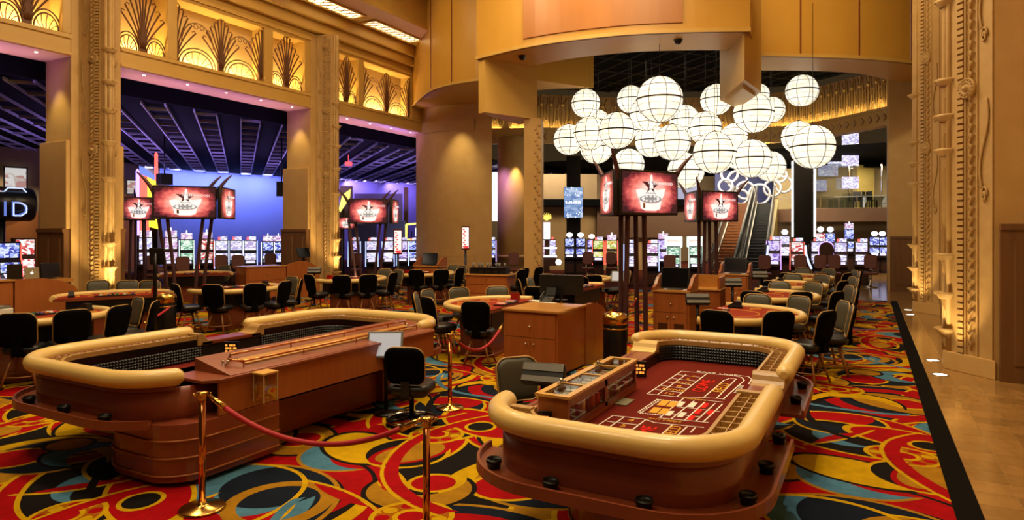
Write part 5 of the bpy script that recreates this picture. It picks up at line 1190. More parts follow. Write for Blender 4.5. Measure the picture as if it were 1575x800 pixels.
def tower(name, label, p, rz, zb, w, h, poles, spread, faces=(0, 120, 240)):
    t = thing(name, label, 'screen tower', (p.x, p.y, 0), rz)
    R_ = w * .30
    for k in faces:
        a = math.radians(k); M = Matrix.Rotation(a, 4, 'Z') @ Matrix.Translation((0, -R_ - .06, zb + h / 2))
        if faces[1] != 120: M = Matrix.Translation({0: (0, -.2, 0), 180: (0, .75, 0)}.get(k, (w / 2 + .30, .34, 0))) @ Matrix.Translation((0, 0, zb + h / 2)) @ Matrix.Rotation(a, 4, 'Z')
        tv(t, M, w, h)
    if faces[1] != 120: MB().box(-w * .4, w * .4, -.1, .6, zb + .1, zb + h - .1).build('hub', BLACKM, t)
    else: MB().lathe([(R_ * .9, zb + .06), (R_ * .9, zb + h - .06)], (0, 0, 0), 6).build('hub', BLACKM, t)
    flat = faces[1] != 120; hz = zb + h
    spots = ([(-.20, .1, -.44), (-.40, .45, -.66), (.20, .1, .44), (.40, .45, .66)] if flat else [(-.26, -.10, -.20), (.22, -.16, .17), (-.02, .30, -.02), (.30, .18, .26)])
    for x0, y, x1 in spots:
        pts = [(x0 + (x1 - x0) * f ** 1.3, y, f * (zb + .15)) for f in [q / 10 for q in range(11)]]
        MB().tube(pts, .05 if not flat else .045, 9).build('curved_pole', BRONZE, t); MB().lathe([(.1, 0), (.1, .02), (.06, .04)], (x0, y, 0), 14).build('pole_base', BRONZE, t)
    hs = ([(-w * .46, .05, -1), (w * .47, .1, 1), (w * .3, .6, 1)] if flat else [(R_ * 1.75 * math.cos(a), R_ * 1.75 * math.sin(a), 0) for a in (math.radians(-30), math.radians(90), math.radians(210))])
    for x, y, sg in hs:
        dv = Vector((sg, 0, 0)) if sg else Vector((x, y, 0)).normalized()
        MB().tube([Vector((x, y, zb + h * .5)) + dv * (.42 * f ** 2) + Vector((0, 0, f * (h * .5 + .34))) for f in [q / 9 for q in range(10)]], [.05] * 6 + [.045, .04, .03, .018], 8).build('horn', BRONZE, t)
    return t
p = wd(285, 17.2); tower('screen_tower', 'four-legged screen tower in front of the left blue wall', p, face_cam(p) - .02, 2.2 + (355 - 336) / 1000 * 16.7, 1.52, .86, 4, .42, (0, 74, 180))
p = wd(566, 22.6); tower('screen_tower', 'screen tower seen between the middle column and corner pier', p, face_cam(p) + .02, 2.2 + (355 - 344) / 1000 * 22.2, 1.32, .86, 4, .42, (0, 76, 180))
p = wd(211, 23.6); tower('screen_tower', 'half-hidden screen tower at the right edge of the first carved column', p, face_cam(p) + .1, 2.2 + (355 - 339) / 1000 * 23.2, 1.0, .84, 4, .3, (0, 120, 240))
p = wd(529, 25.6); tower('screen_tower', 'farther half-hidden screen tower right of the middle carved column', p, face_cam(p) + .3, 2.2 + (355 - 353) / 1000 * 26.6, .8, .5, 4, .25, (0, 120, 240))
p = wd(972, 12.9); TW = tower('screen_tower', 'tallest nearest screen tower with bronze poles behind the right craps table', p, face_cam(p) + .74, 2.2 + (355 - 331) / 1000 * 12.5, 1.5, .86, 4, .34)
p = wd(1088, 18.6); tower('screen_tower', 'smaller screen tower in front of the escalators', p, face_cam(p) + .80, 2.2 + (355 - 341) / 1000 * 18.2, 1.42, .86, 4, .36)
# keypads on arms by the right hand tables
for k, (u, v, z, lb) in enumerate(((1072, 462, 1.0, 'black swipe terminal on an arm beside the front right card table'), (1126, 436, 1.0, 'black swipe terminal on an arm beside the second right card table'), (1168, 424, 1.0, 'black swipe terminal on an arm beside the third right card table'), (838, 578, .88, 'grey and black card terminal beside the right craps table chip case'), (484, 417, 1.0, 'pale card terminal on a post at the third left card table'))):
    p = at(u, v, z); t = thing('card_terminal', lb, 'terminal', (p.x, p.y, 0), face_cam(p) + PI + (.25 if k < 3 else -.3), 'card terminals')
    M = Matrix.Translation((0, 0, z)) @ Matrix.Rotation(.5, 4, 'X'); c = MB().plate(.40, .2, .08, .02, M, 2, .01).build('housing', BLACKP, t); MB().box(-.19, .19, .082, .09, .02, .085, M).box(-.19, .19, .082, .09, -.08, -.03, M).build('grey_strip', GREYP, c)
    MB().tube([(0, .04, z - .05), (0, .04, .5), (0, .02, .02)], .03, 8).build('post', BLACKM, t); MB().lathe([(.16, 0), (.16, .02), (.04, .03)], (0, 0, 0), 14).build('foot', BLACKM, t)
# tilted tablet screen on the left craps table and screen on a stand by the back table
for u, v, d, w, h, lb, scr in ((592, 530, 7.7, .42, .32, 'tilted grey touch screen at the end of left craps table', SCREENW), (953, 425, 17.6, .45, .3, 'white paper-bright screen on a stand left of the tall tower poles', SCREENW)):
    p = atd(u, v, d); t = thing('touch_screen', lb, 'screen', (p.x, p.y, 0), face_cam(p) - .15)
    M = Matrix.Translation((0, 0, p.z)) @ Matrix.Rotation(-.35, 4, 'X'); c = MB().plate(w, h, .04, .012, M, 2, .006).build('casing', GREYP, t); MB().box(-w / 2 + .025, w / 2 - .025, -.004, -.001, -h / 2 + .025, h / 2 - .025, M).build('screen', scr, c)
    MB().tube([(0, .05, p.z - .05), (0, .08, p.z - .3), (0, .1, .05)], .025, 8).build('post', BLACKM, t); MB().lathe([(.15, 0), (.15, .02), (.03, .03)], (0, .1, 0), 14).build('foot', BLACKM, t)
p = atd(243, 398, 12.6); t = thing('monitor', 'dark pole-mounted monitor above the left waste bin', 'monitor', (p.x, p.y, 0), face_cam(p) + 2.6)
M2 = Matrix.Translation((0, 0, p.z + .05)) @ Matrix.Rotation(-.1, 4, 'X'); MB().plate(.30, .32, .04, .01, M2, 2, .005).build('casing', BLACKP, t); MB().tube([(0, .06, p.z + .1), (0, .1, p.z - .2), (0, .1, 0)], .035, 8).build('post', BLACKM, t)
for u, v, lb in ((612, 372, 'red lit blade sign on a pole left of the corner pier'), (716, 366, 'red lit blade sign on a pole in front of the corner pier')):
    d = 21.0 if u < 700 else 22.6; p = atd(u, v, d); t = thing('blade_sign', lb, 'sign', (p.x, p.y, 0), face_cam(p))
    h = .82; c = MB().plate(.28, h, .12, .03, Matrix.Translation((0, 0, p.z)), 3, .01).build('housing', pm('sign_red_frame', '#5a1512', None, 4, .35), t)
    MB().box(-.11, .11, -.006, -.001, -h / 2 + .05, h / 2 - .05, Matrix.Translation((0, 0, p.z))).build('face', em('sign_white', (1, .8, .78), 1.1), c)
    m = MB()
    for k in range(9): m.cbox((-.06 + .04 * (k % 2), -.008, p.z - h / 2 + .1 + k * .075), (.06, .003, .045), 0)
    m.build('red_chequer', em('sign_red', (.9, .04, .04), 1.2), c, kind='stuff'); MB().cbox((.03, -.008, p.z - h / 2 + .09), (.14, .003, .08)).build('red_panel', em('sign_red', (.9, .04, .04), 1.2), c)
    MB().tube([(0, .06, p.z - h / 2), (0, .06, 0)], .04, 8).build('post', BLACKM, t); MB().lathe([(.2, 0), (.2, .03), (.05, .05)], (0, .06, 0), 14).build('foot', BLACKM, t)

ra, rb, rc = at(951, 446, .75), at(968, 466, .62), at(986, 440, .80)
a_, b_ = local(TW, -.27, -.10), local(TW, .29, .17)
rope((a_.x, a_.y, .85), (b_.x, b_.y, .85), .16, 'short red velvet rope between the bronze poles of the tall tower', .016)
p = at(6, 487, .88); t = thing('card_shuffler', 'white-labelled card shuffler on front left card table at the photo edge', 'shuffler', (p.x - .2, p.y, .864), -1.2); B(-.16, .16, -.12, .12, 0, .12).build('body', CHIPS[0], t, bevel=.01); B(-.1, .1, -.125, -.12, .03, .08).build('label_panel', BLACKP, t); B(-.14, .14, -.1, .1, .12, .16).build('lid', GREYP, t)
# ============================================================ GLOBE LAMPS
GLOBES = [(901, 159, 21.8), (970.5, 153, 21), (1014.5, 153, 35), (875, 215, 23.5), (907.5, 205, 25.5), (948.7, 201, 28), (917.6, 227, 25), (920, 186, 17), (995, 175, 26), (993, 201, 18), (1002, 217, 25), (1034, 219, 27.5), (966.7, 253, 24), (1052.7, 185, 23),
          (1084.7, 197, 25), (1055, 263, 27.5), (1101.6, 153.4, 23.6), (1159, 174, 30), (1187, 169, 19.5), (1166, 146, 17), (1129, 210, 20), (1099, 235, 32), (1156, 244, 29), (1185, 256, 23), (1233.6, 139.7, 24), (1227.6, 211, 24.5), (1250, 226, 33)]
NAMES = ['upper left globe, apart from the others', 'globe partly behind the largest top globe', 'largest globe at the top centre', 'leftmost globe of the cluster', 'left globe between the leftmost and the front one', 'large front globe left of the centre gap', 'low left globe with only its bottom showing', 'small globe peeping out behind the left pair', 'globe hidden half below the largest one', 'small globe deep in the middle', 'globe behind the central front globe', 'central front globe', 'lowest left globe just above the nearest screen tower', 'right middle globe behind, above the centre',
         'right middle globe beside the deep small one', 'lowest centre globe right of the nearest screen tower', 'upper globe left of the hanging pier', 'big globe right under the hanging pier', 'globe peeping out right of the pier', 'small globe hidden behind the hanging pier', 'small far globe in the right middle', 'largest front globe right of centre', 'front globe above the ring sculpture', 'globe behind it, above the black pillar edge', 'single upper right globe', 'globe behind the large far right one', 'large far right globe']
gd = [18.4 + (35 - r) * .42 for _, _, r in GLOBES]
for _ in range(60):
    for i in range(len(GLOBES)):
        for j in range(i):
            a, b_ = atd(GLOBES[i][0], GLOBES[i][1], gd[i]), atd(GLOBES[j][0], GLOBES[j][1], gd[j]); need = (GLOBES[i][2] * gd[i] + GLOBES[j][2] * gd[j]) / F * 1.04
            if (a - b_).length < need:
                k = i if gd[i] >= gd[j] else j; gd[k] += .08
GLOW = None
def globe_mat():
    m, n, b = nmat('glowing_alabaster'); L = n.links; N = n.nodes
    tc = N.new('ShaderNodeTexCoord'); nz = N.new('ShaderNodeTexNoise'); nz.inputs['Scale'].default_value = 3; nz.inputs['Detail'].default_value = 4; L.new(tc.outputs['Object'], nz.inputs['Vector'])
    cr = N.new('ShaderNodeValToRGB'); cr.color_ramp.elements[0].color = (1.0, .84, .52, 1); cr.color_ramp.elements[1].color = (1.0, .95, .80, 1); cr.color_ramp.elements[0].position = .3; cr.color_ramp.elements[1].position = .6
    L.new(nz.outputs['Fac'], cr.inputs['Fac']); L.new(cr.outputs['Color'], b.inputs['Emission Color']); b.inputs['Emission Strength'].default_value = 1.15; b.inputs['Base Color'].default_value = (.8, .75, .6, 1); return m
GLOW = globe_mat(); THINL = pm('globe_seam', '#b8a860', None, 4, .5)
g0 = None
for (u, v, r), d, nm in zip(GLOBES, gd, NAMES):
    p = atd(u, v, d); R_ = r * d / F; rz = random.random() * 1.5; lb = 'glowing globe lamp with dark ribs, ' + nm
    if g0 is None:
        g0 = thing('globe_lamp', lb, 'lamp', p, rz, 'hanging globe lamps'); MB().sphere((0, 0, 0), 1, 28, 18).build('shade', GLOW, g0)
        MB().lathe([(1.0, -.035), (1.022, -.035), (1.022, .035), (1.0, .035)], (0, 0, 0), 40).build('equator_band', RIBM, g0)
        for z in (.55, -.55): q = math.sqrt(1 - z * z); MB().lathe([(q + .02, z - .013), (q + .012, z + .013), (q - .02, z + .013), (q - .02, z - .013)], (0, 0, 0), 36).build('parallel_ring', RIBM, g0)
        for k in range(4):
            a = PI * k / 4; MB().tube([(1.005 * math.cos(q) * math.cos(a), 1.005 * math.cos(q) * math.sin(a), 1.005 * math.sin(q)) for q in [2 * PI * i / 36 for i in range(36)]], .016, 5, closed=True).build('rib', RIBM, g0)
        m = MB()
        for z in (.27, -.27, .78, -.78): q = math.sqrt(1 - z * z); m.lathe([(q + .006, z - .006), (q + .006, z + .006)], (0, 0, 0), 32)
        m.build('seam_lines', THINL, g0, kind='stuff')
        MB().lathe([(.12, .97), (.12, 1.03), (.03, 1.08)], (0, 0, 0), 12).build('top_cap', BRONZE, g0); g = g0
    else: g = dup(g0, p, rz, lb)
    g.scale = (R_, R_, R_); 
    MB().tube([(0, 0, 1.0), (0, 0, (8.95 - p.z) / R_)], .008 / R_, 5).build('cable', BLACKM, g)
# ============================================================ SLOT MACHINES
def scr_mat(name, cols, s, sc=9):
    m, n, b = nmat(name); L = n.links; N = n.nodes
    tc = N.new('ShaderNodeTexCoord'); oi = N.new('ShaderNodeObjectInfo'); ad = N.new('ShaderNodeVectorMath'); L.new(tc.outputs['Object'], ad.inputs[0]); L.new(oi.outputs['Random'], ad.inputs[1])
    mu = N.new('ShaderNodeVectorMath'); mu.operation = 'MULTIPLY'; mu.inputs[1].default_value = (1, 1, 2.2); L.new(ad.outputs[0], mu.inputs[0])
    vo = N.new('ShaderNodeTexVoronoi'); vo.inputs['Scale'].default_value = sc; vo.distance = 'CHEBYCHEV'; L.new(mu.outputs[0], vo.inputs['Vector'])
    sx = N.new('ShaderNodeSeparateColor'); L.new(vo.outputs['Color'], sx.inputs[0]); cr = N.new('ShaderNodeValToRGB'); cr.color_ramp.interpolation = 'CONSTANT'
    for i, c in enumerate(cols):
        e = cr.color_ramp.elements[i] if i < 2 else cr.color_ramp.elements.new(.5); e.position = i / len(cols); e.color = (*hx(c), 1)
    L.new(sx.outputs[0], cr.inputs['Fac']); L.new(cr.outputs['Color'], b.inputs['Emission Color']); b.inputs['Emission Strength'].default_value = s; b.inputs['Base Color'].default_value = (.02, .02, .02, 1); b.inputs['Roughness'].default_value = .15; return m
SM = {'white': scr_mat('slot_picture_white', ['#f4f2ff', '#cfd2f0', '#ffffff', '#b8a8d8', '#f0e8f8', '#8a86b0'], 1.1), 'pink': scr_mat('slot_picture_pink', ['#f4d8f0', '#d8a8d8', '#ffffff', '#c890d0', '#f8e8f0'], 1.0),
      'green': scr_mat('slot_picture_green', ['#d8f4dc', '#9ad0a8', '#f4fff4', '#6aa890', '#e8f4d0'], 1.0), 'red': scr_mat('slot_picture_red', ['#f8d8d0', '#e08078', '#ffffff', '#d84848', '#f4ece8'], 1.0),
      'blue': scr_mat('slot_picture_blue', ['#a8b8f8', '#6878d8', '#e0e8ff', '#4a50b8', '#c8d0ff'], 1.05), 'yellow': scr_mat('slot_picture_yellow', ['#f0e070', '#d8a030', '#f8f4c8', '#a8c040', '#e07830'], 1.0), 'violet': scr_mat('slot_picture_violet', ['#c8b0f4', '#9a7ad8', '#ecdcff', '#7a58c0', '#e8c8f0'], 1.0)}
NEON = {'blue': em('neon_blue', (.35, .5, 1.0), 3.5), 'white': em('neon_white', (.85, .88, 1.0), 2.2), 'violet': em('neon_violet', (.5, .3, 1.0), 2.5), 'green': em('neon_green', (.7, 1.0, .75), 1.6), 'red': em('neon_red', (1, .12, .08), 2.0)}
CAB = pm('slot_cabinet_dark', '#1c1620', '#241a22', 3, .35, .2); CABB = pm('slot_cabinet_brown', '#4a2a20', '#3a2018', 3, .35)
DECK = em('button_glow', (.75, .72, .95), 1.0)
CANDLE = {'red': em('candle_red', (1, .1, .08), 2.2), 'white': em('candle_white', (1, .9, .85), 1.8)}
PROTO = {}
def make_slot(key, loc, rz, label, group):
    pal, neon, cab, topk = key; w = .62; t = thing('slot_machine', label, 'slot machine', loc, rz, group)
    prof = [(.35, 0), (.35, 1.72), (-.06, 1.72), (-.03, 1.28), (-.09, 1.22), (-.13, .92), (-.38, .82), (-.38, .73), (-.2, .62), (-.2, 0)]
    Mx = Matrix.Rotation(PI / 2, 4, 'Z') @ Matrix.Rotation(PI / 2, 4, 'X')
    MB().prism(prof, -w / 2, w / 2, Mx).build('cabinet', CABB if cab == 'brown' else CAB, t, bevel=.012)
    def face(a, b_, x0, x1, off, th=.008):
        A, B_ = Vector((0, *a)), Vector((0, *b_)); up = (B_ - A).normalized(); nn = Vector((0, -up.z, up.y)); nn = nn if nn.y < 0 else -nn
        ps = [A + Vector((x0, 0, 0)), A + Vector((x1, 0, 0)), B_ + Vector((x1, 0, 0)), B_ + Vector((x0, 0, 0))]
        m = MB(); m.add([p + nn * off for p in ps] + [p + nn * (off + th) for p in ps], [(0, 1, 2, 3), (4, 5, 6, 7), (0, 1, 5, 4), (1, 2, 6, 5), (2, 3, 7, 6), (3, 0, 4, 7)]); return m
    face((-.032, 1.32), (-.056, 1.68), -w / 2 + .05, w / 2 - .05, .002).build('top_screen', SM[pal], t); face((-.128, .95), (-.094, 1.2), -w / 2 + .05, w / 2 - .05, .002).build('main_screen', SM[pal], t)
    face((-.37, .828), (-.15, .915), -w / 2 + .12, w / 2 - .1, .002).build('button_deck', DECK, t)
    face((-.2, .1), (-.2, .5), -w / 2 + .06, w / 2 - .06, .002).build('belly_panel', CABB, t)
    if neon:
        for s_ in (-1, 1): MB().tube([(s_ * (w / 2 + .012), y, z) for y, z in ((-.06, 1.68), (-.04, 1.3), (-.1, 1.22), (-.15, .95), (-.3, .8), (-.26, .62))], .02, 6).build('neon_strip', NEON[neon], t)
    if topk == 'candle':
        MB().lathe([(.045, 1.72), (.045, 1.80), (.03, 1.83)], (-.12, .1, 0), 10).build('candle', CANDLE['red'], t); MB().box(-.06, .26, .0, .2, 1.72, 1.85).build('topper', SM['white'], t)
    elif topk == 'box':
        MB().box(-w / 2 + .06, w / 2 - .06, .02, .2, 1.72, 1.95).build('topper', SM['pink'], t); MB().lathe([(.03, 1.95), (.03, 2.03), (.02, 2.05)], (.0, .1, 0), 8).build('candle', CANDLE['white'], t)
    elif topk == 'oval':
        MB().lathe([(.001, .0), (.15, .0), (.15, .06), (.001, .06)], (0, 0, 0), 18, Matrix.Translation((0, .1, 1.86)) @ Matrix.Diagonal((1.3, 1, .8, 1)) @ Matrix.Rotation(PI / 2, 4, 'X')).build('topper', em('topper_white', (1, .97, 1), 1.7), t)
    elif topk == 'wide':
        b_ = MB().plate(.86, .5, .16, .05, Matrix.Translation((0, -.03, 1.92)), 3, .015).build('topper', em('topper_greenwhite', (.82, 1.0, .86), 1.15), t)
        text('lettering', 'BUFFALO', .13, em('topper_redprint', (.9, .02, .04), 1.0), b_, Matrix.Translation((0, -.036, 1.97)) @ STAND, 1.1)
    return t
def slot(u, vtop, d, key, label, group, turn=0):
    p = wd(u, d); rz = face_cam(p) + turn
    z = 2.2 - (vtop - 355) / F * d; k = z / 1.72
    if key not in PROTO: PROTO[key] = t = make_slot(key, (p.x, p.y, 0), rz, label, group)
    else: t = dup(PROTO[key], (p.x, p.y, 0), rz, label, group)
    t.scale = (.82, 1, k); return t
SB = 'slot machines under the blue wall'
for u, v, d, key, ph in ((224, 365, 25.0, ('white', None, 'brown', 'box'), 'first with large white screens'), (263, 365, 25.4, ('pink', None, 'brown', 'box'), 'second, behind the tower legs'), (287, 368, 26.2, ('green', 'green', 'dark', 'box'), 'green-lit one between the tower legs'), (318, 367, 26.4, ('red', 'red', 'dark', 'box'), 'red-lit one right of the tower legs'),
                        (341, 369, 26.8, ('white', 'blue', 'dark', 'candle'), 'first curved blue-edged one'), (363, 369, 26.8, ('white', 'blue', 'dark', 'candle'), 'second curved blue-edged one'), (385, 369, 26.8, ('white', 'blue', 'dark', 'candle'), 'third curved blue-edged one'), (412, 371, 28.5, ('blue', 'white', 'dark', 'box'), 'white-edged one beside the column'), (428, 371, 28.8, ('blue', 'white', 'dark', 'box'), 'last, half hidden by the column')):
    slot(u, v, d, key, 'slot machine under the blue wall, ' + ph, SB)
SV = 'slot machines under the violet wall'
for u, d, key, ph in ((545, 28.8, ('violet', 'blue', 'dark', 'candle'), 'leftmost with blue neon sides'), (572, 28.5, ('white', 'blue', 'dark', 'candle'), 'between the tower poles'), (597, 28.8, ('white', 'blue', 'dark', 'candle'), 'right of the tower poles'), (619, 29.5, ('violet', 'blue', 'dark', 'candle'), 'behind the red blade sign'), (636, 29.8, ('blue', 'blue', 'dark', 'candle'), 'touching the corner pier')):
    slot(u, 370, d, key, 'slot machine under the violet wall, ' + ph, SV)
for u, d, key, ph in ((737, 33.5, ('white', None, 'dark', 'candle'), 'left'), (755, 33.5, ('blue', 'violet', 'dark', 'candle'), 'right')): slot(u, 369, d, key, 'small slot machine seen between corner pier and purple column, %s of two' % ph, 'slots beyond the corner pier')
SC_ = 'slot machines in the middle distance'
for u, v, d, key, lb in ((876, 366, 33, ('blue', None, 'dark', 'oval'), 'blue slot machine with white oval topper, left of two at the black pillar'), (893, 366, 33, ('blue', None, 'dark', 'oval'), 'blue slot machine with white oval topper, right of two at the black pillar'), (910, 368, 34, ('violet', None, 'dark', 'oval'), 'dim violet slot machine right of the oval-topped pair'),
                      (920, 369, 30, ('yellow', 'red', 'dark', 'candle'), 'yellow and red slot machine with a red light on top'), (941, 369, 30, ('yellow', 'red', 'brown', 'box'), 'yellow-screened slot machine just left of the tall tower poles'), (970, 374, 25.5, ('white', 'blue', 'dark', 'candle'), 'big white slot machine with blue neon sides between the tall tower poles'), (1003, 374, 25.8, ('pink', 'blue', 'dark', 'candle'), 'pink-white neon-edged slot machine right of the tower poles'), (1020, 368, 28.5, ('violet', 'violet', 'dark', 'box'), 'violet slot machine next to the first wide-topped one'),
                      (1036, 379, 26.5, ('green', 'green', 'dark', 'wide'), 'first wide-topped pale green slot machine with red lettering'), (1070, 379, 26.5, ('green', 'green', 'dark', 'wide'), 'second wide-topped pale green slot machine, behind the smaller tower legs')):
    slot(u, v, d, key, lb, SC_)
SR = 'slot machines below the right balcony'
for u, v, d, key, lb in ((1190, 369, 26, ('violet', 'violet', 'brown', 'candle'), 'violet slot machine at the left end of the right bank, by the escalator'), (1226, 371, 26.2, ('red', 'red', 'brown', 'candle'), 'red-trimmed slot machine second from left below the black pillar'), (1257, 371, 27, ('white', None, 'dark', 'candle'), 'white-screened slot machine left of the heart-shaped violet frame'), (1293, 372, 26.3, ('white', None, 'brown', 'candle'), 'tall white-screened slot machine right of the heart-shaped frame'), (1325, 372, 26.6, ('white', None, 'brown', 'candle'), 'rightmost slot machine of the right bank'),
                      (1207, 362, 33, ('white', None, 'dark', 'oval'), 'far slot machine with round topper left of the black pillar'), (1262, 358, 34, ('red', None, 'dark', 'oval'), 'far slot machine with red and white round topper right of the black pillar'), (1277, 358, 34.5, ('blue', None, 'dark', 'oval'), 'far blue slot machine with round topper'), (1306, 352, 35, ('blue', None, 'dark', 'box'), 'far tall blue-screened slot machine under the balcony'), (1345, 364, 34, ('blue', None, 'dark', 'oval'), 'far slot machine near the plain pier, left of two'), (1357, 364, 34, ('blue', None, 'dark', 'oval'), 'far slot machine touching the plain pier')):
    slot(u, v, d, key, lb, SR)
# neon blade strips standing beside the right bank
for u, lb in ((1176, 'tall blue neon blade left of the violet slot machine'), (1244, 'tall blue neon blade right of the red-trimmed slot machine')):
    p = wd(u, 25.6); t = thing('neon_lamp', lb, 'neon light', (p.x, p.y, 0), face_cam(p)); s_ = -1 if u < 1200 else 1
    MB().tube([(s_ * x, 0, z) for x, z in ((-.12, 1.62), (-.1, 1.3), (.0, .95), (.1, .7))], .035, 8).build('tube', NEON['blue'], t); MB().tube([(s_ * x, .09, z) for x, z in ((-.08, 1.66), (-.06, 1.3), (.04, .9), (.12, .0))], .09, 8).build('support', CAB, t)
p = wd(1271, 26.6); t = thing('heart_frame', 'violet heart-shaped light frame with brown panel in the right slot bank', 'light frame', (p.x, p.y, 0), face_cam(p))
hp_ = [(.27 * math.sin(q), 1.30 + .62 * (.75 * math.cos(q) - .1 * math.cos(2 * q) + .05)) for q in [2 * PI * k / 30 for k in range(30)]]
MB().tube([(x, -.02, z) for x, z in hp_], .035, 7, closed=True).build('light_tube', NEON['violet'], t); MB().prism(hp_, 0, .08, Matrix.Rotation(PI / 2, 4, 'X')).build('panel', CABB, t); B(-.2, .2, .02, .3, 0, .95).build('stand', CAB, t)
# ringed machine bank left of the black pillar
p = wd(829, 30.5); t = thing('slot_bank', 'three-screen slot bank crossed by two white light bars', 'slot machine', (p.x, p.y, 0), face_cam(p))
B(-.8, .8, .1, .8, .55, 1.8).build('cabinet', CABB, t); B(-.45, .5, .1, .7, 0, .55).build('pedestal', CABB, t)
for x, w, pal in ((-.62, .34, 'white'), (0, .52, 'pink'), (.64, .28, 'white')): B(x - w / 2, x + w / 2, .08, .1, .95, 1.76).build('screen', SM[pal], t); MB().lathe([(.05, 1.8), (.05, 1.86), (.03, 1.9)], (x, .3, 0), 10).build('candle', CANDLE['red'], t)
for z in (1.39, .99): MB().tube([(-.84 + 1.68 * k / 8, .06 - .06 * math.sin(PI * k / 8), z) for k in range(9)], .035, 8).build('light_bar', NEON['white'], t)
for x in (-.95, .92): MB().sphere((x, .1, .72), .14, 10, 8).build('globe_light', NEON['white'], t)
# slot chairs
SEATR = pm('russet_seat', '#6a3020', '#58261a', 10, .5)
ch0 = None
for u, v, d, lb in ((1176, 406, 24.8, 'russet slot chair in front of violet right-bank machine'), (1231, 404, 24.9, 'russet slot chair in front of red-trimmed machine'), (1262, 404, 25.2, 'russet slot chair left below the heart-shaped frame'), (1283, 406, 25, 'russet slot chair right below the heart-shaped frame'), (1339, 397, 25.2, 'russet slot chair at the right end of right bank'), (1332, 400, 27, 'russet slot chair half hidden at the end of right bank'), (826, 401, 29, 'russet slot chair before the light-bar bank'), (790, 399, 27.6, 'russet slot chair left of light-bar bank by the purple column'), (904, 401, 28.6, 'russet slot chair right of the oval-topped pair'), (940, 402, 28.5, 'russet slot chair before the yellow machine'), (1030, 402, 25, 'russet slot chair before the first wide-topped machine'), (281, 412, 23.5, 'tan slot chair between the left tower legs'), (340, 404, 25, 'tan slot chair before the first curved machine'), (366, 404, 25, 'tan slot chair before the second curved machine'), (416, 403, 26.8, 'tan slot chair beside the middle column pedestal'), (232, 410, 24.2, 'russet slot chair before the large white machine'), (548, 404, 27.4, 'violet-lit slot chair right of the middle column')):
    p = wd(u, d); ztop = 2.2 - (v - 20 - 355) / F * d; rz = face_cam(p) + PI
    if ch0 is None:
        ch0 = thing('slot_chair', lb, 'chair', p, rz, 'slot chairs'); MB().plate(.5, .5, .1, .1, Matrix.Translation((0, 0, .6)) @ Matrix.Rotation(-PI / 2, 4, 'X'), 4, .03).build('seat', SEATR, ch0)
        MB().plate(.46, .56, .08, .12, Matrix.Translation((0, -.26, .98)) @ Matrix.Rotation(.12, 4, 'X'), 5, .025).build('backrest', SEATR, ch0); MB().lathe([(.26, 0), (.26, .03), (.05, .06), (.04, .56), (.1, .6)], (0, 0, 0), 16).build('pedestal', CHROME, ch0)
    else: dup(ch0, p, rz, lb)

# ============================================================ ROTUNDA BACKGROUND: pillars, escalators, balcony
def upbox(name, label, cat, ua, ub, z0, z1, d, th, mat, d2=None):
    a, b_ = wd(ua, d), wd(ub, d2 or d); dd = b_ - a; n = Vector((-dd.y, dd.x, 0)).normalized() * th
    o = MB().prism([a, b_, b_ + n, a + n], z0, z1).build(name, mat)
    if label: tag(o, label, cat)
    else: struct(o)
    return o
def zof(v, d): return 2.2 - (v - 355) / F * d
p = wd(1236, 31.5); t = thing('black_pillar', 'square black pillar with two white neon edges', 'column', p, face_cam(p)); B(-.44, .44, -.02, .8, 0, 6.0).build('shaft', pm('black_lacquer', '#100c09', '#16110d', 2, .8), t)
for x in (-.49, .49): MB().tube([(x, -.05, 1.9), (x, -.05, 5.6)], .05, 8).build('neon_edge', em('neon_edge_white', (1, .97, .95), 2.4), t)
p = wd(882, 33.5); t = thing('black_pillar', 'slim black pillar carrying a blue poster screen', 'column', p, face_cam(p)); B(-.36, .36, 0, .7, 0, 6.05).build('shaft', MATS['black_lacquer'], t)
z0, z1 = zof(335, 33), zof(287, 33); c = B(-.5, .5, -.12, -.02, z0, z1).build('poster_screen', BLACKP, t); B(-.48, .48, -.126, -.121, z0 + .02, z1 - .02).build('picture', scr_mat('poster_blue', ['#8aa8d8', '#a8c0e8', '#7090c8', '#c8d8f4'], .9, 3), c)
text('lettering', 'SLOTS & TABLES', .13, NEON['white'], c, Matrix.Translation((0, -.13, (z0 + z1) / 2)) @ STAND) if 0 else None
m = MB()
for k in range(26): m.sphere((-.42 + .84 * random.random(), -.13, (z1 - .5 * random.random()) if k % 2 else (z0 + .45 * random.random())), .022, 6, 4)
m.build('sparkle_dots', NEON['white'], c, kind='stuff')
m = MB()
for k in range(9): m.box(-.4 + k * .09, -.34 + k * .09, -.13, -.127, (z0 + z1) / 2 - .06, (z0 + z1) / 2 + .07 - .05 * (k % 3 == 1))
m.build('caption_strokes', NEON['white'], c, kind='stuff')
